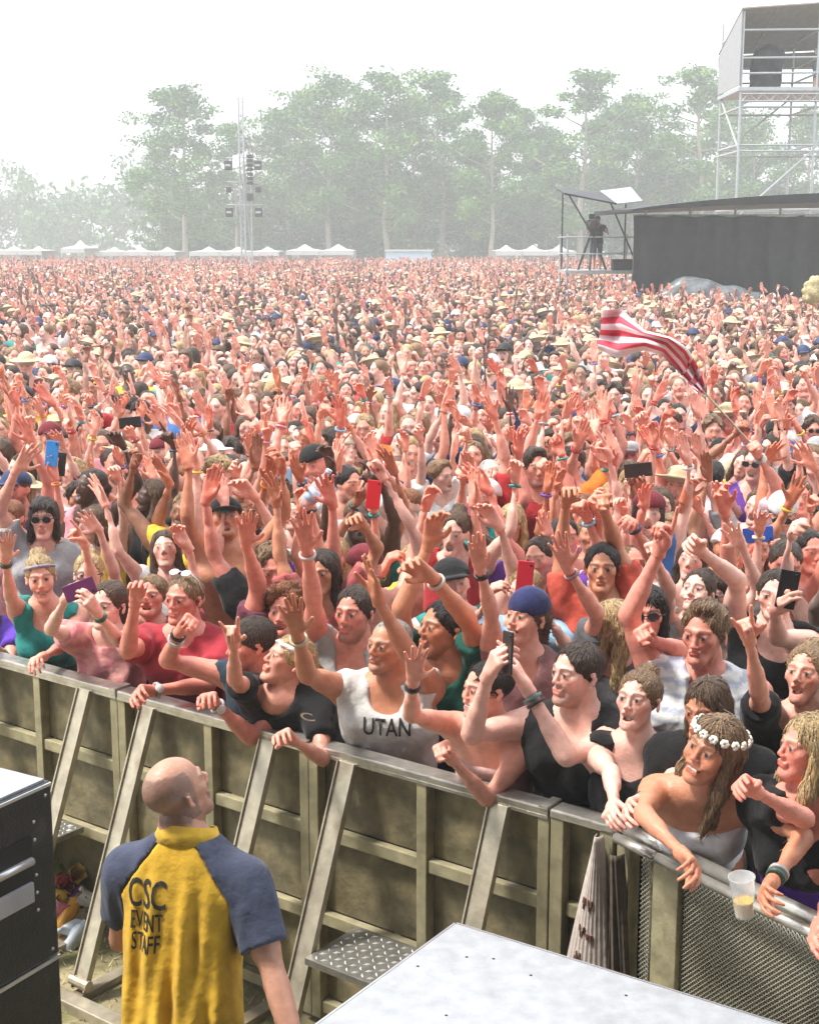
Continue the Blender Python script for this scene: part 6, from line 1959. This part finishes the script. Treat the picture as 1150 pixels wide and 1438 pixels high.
def tree(px_, top_y, Y, kind, w, label, rz, group='tall trees behind the field'):
    X = (px_ - 575) / F_PX * Y * .99
    H = CAM[2] + (340 - top_y) / F_PX * Y
    o = empty('tree', (X, Y, 0), label, 'tree', group); s = H / 20.6
    w *= 1.15; o.scale = (s * w, s * w, s); o.rotation_euler = (0, 0, rz)
    link('trunk', KIND[kind][0], o); link('crown', KIND[kind][1], o)
TREES = [(262, 118, 138, 0, 1.05, 'broad full tree left of the speaker mast'), (330, 168, 146, 2, 1.0, 'thin tree right behind the speaker mast'), (405, 150, 150, 4, 1.0, 'hazy tree just right of the speaker mast'),
         (462, 104, 142, 3, .95, 'tall dense tree, first of the high clump'), (545, 98, 140, 1, 1.0, 'tall airy tree in the middle of the clump'), (615, 96, 144, 2, 1.1, 'tall tree at right of the clump, next to gap'),
         (690, 128, 136, 0, .92, 'rounded tree with dark lower crown between two gaps'), (815, 94, 140, 2, 1.15, 'slender light tree above the camera platform'), (765, 175, 150, 4, .95, 'shorter tree left of the slender light tree'),
         (888, 128, 146, 1, .9, 'thin grey-green tree right of the slender light tree'), (972, 90, 138, 2, 1.05, 'narrow pale green tree beside the scaffold tower'), (930, 185, 150, 4, 1.1, 'low bushy tree left of the scaffold tower'),
         (1050, 165, 148, 4, 1.15, 'bushy tree seen through the scaffold legs'), (1125, 150, 150, 0, 1.0, 'green tree at the right edge behind the scaffold'), (655, 190, 158, 4, 1.1, 'low tree in the gap left of the rounded tree'),
         (500, 190, 160, 4, 1.2, 'low tree between the tall dense and airy trees'), (228, 205, 150, 4, .85, 'small tree under the left side of the broad tree'),
         (735, 146, 150, 1, 1.0, 'grey-green tree between the rounded tree and the slender one'), (855, 140, 156, 3, .9, 'broad hazy tree right of the slender light tree'),
         (582, 128, 154, 3, .95, 'hazy tree filling the middle of the clump'), (1010, 130, 156, 1, 1.0, 'hazy tree just left of the scaffold legs'), (428, 122, 156, 1, 1.0, 'hazy tree at the left end of the high clump')]
for i, t in enumerate(TREES): tree(*t, rz=i * 1.3)
# undergrowth and the far wood: one mass each
def leaf_mass(name, label, boxes, n, leaf, mts, seed):
    g = np.random.default_rng(seed); V = []; F = []; mi = []
    tot = sum(b[6] for b in boxes)
    for (x0, x1, y0, y1, z0, z1, wgt) in boxes:
        nc = int(n * wgt / tot / 60)
        for _ in range(nc):
            x = g.uniform(x0, x1); top = z1 * (.72 + .28 * math.sin(x * .31 + 1.3 * math.sin(x * .11)) * .6 + .12 * g.normal())
            c = A(x, g.uniform(y0, y1), z0 + (top - z0) * g.random() ** .7); r = g.uniform(.8, 1.8) * leaf / .5; tone = g.choice(len(mts))
            for _ in range(60):
                p = c + unit(g.normal(size=3)) * r * g.random() ** .4 * A(1.2, 1, .8)
                if p[2] < .1: p[2] = .1
                a = unit(g.normal(size=3)); b2 = unit(np.cross(a, g.normal(size=3))); l = leaf * g.uniform(.6, 1.3); o = len(V)
                V += [p - a * l * .5, p + b2 * l * .3, p + a * l * .5, p - b2 * l * .3]; F.append((o, o + 1, o + 2, o + 3)); mi.append(tone)
    o = link(name, new_mesh(name, np.array(V), np.array(F), mts, midx=mi, smooth=False))
    return tag(o, label, 'foliage', kind='stuff')
leaf_mass('undergrowth', 'mixed bushes and saplings filling the wood edge', [(-27, 56, 152, 164, 0, 13.0, 1)], 60000, .6, ['leaf_mid', 'leaf_light', 'leaf_dark'], 3)
leaf_mass('forest', 'distant low wood on the horizon at left', [(-80, 5, 205, 222, 0, 13.5, 1.4), (0, 85, 205, 220, 0, 13, 1)], 48000, .9, ['leaf_mid', 'leaf_dark'], 8)

# ------------------------------------------------------------------ dusty air
hz = bpy.data.materials.new('haze_air'); hz.use_nodes = True
nt = hz.node_tree; nt.nodes.remove(nt.nodes['Principled BSDF'])
pv = nt.nodes.new('ShaderNodeVolumePrincipled')
pv.inputs['Color'].default_value = (.66, .69, .70, 1)
pv.inputs['Density'].default_value = .0034
pv.inputs['Anisotropy'].default_value = .0
nt.links.new(pv.outputs[0], nt.nodes['Material Output'].inputs['Volume'])
m = MB(); m.box((-420, -80, -1.3), (420, 720, 26))
M['haze_air'] = hz
tag(m.build('haze', 'haze_air'), 'pale dusty haze over the whole field', 'haze', kind='stuff')
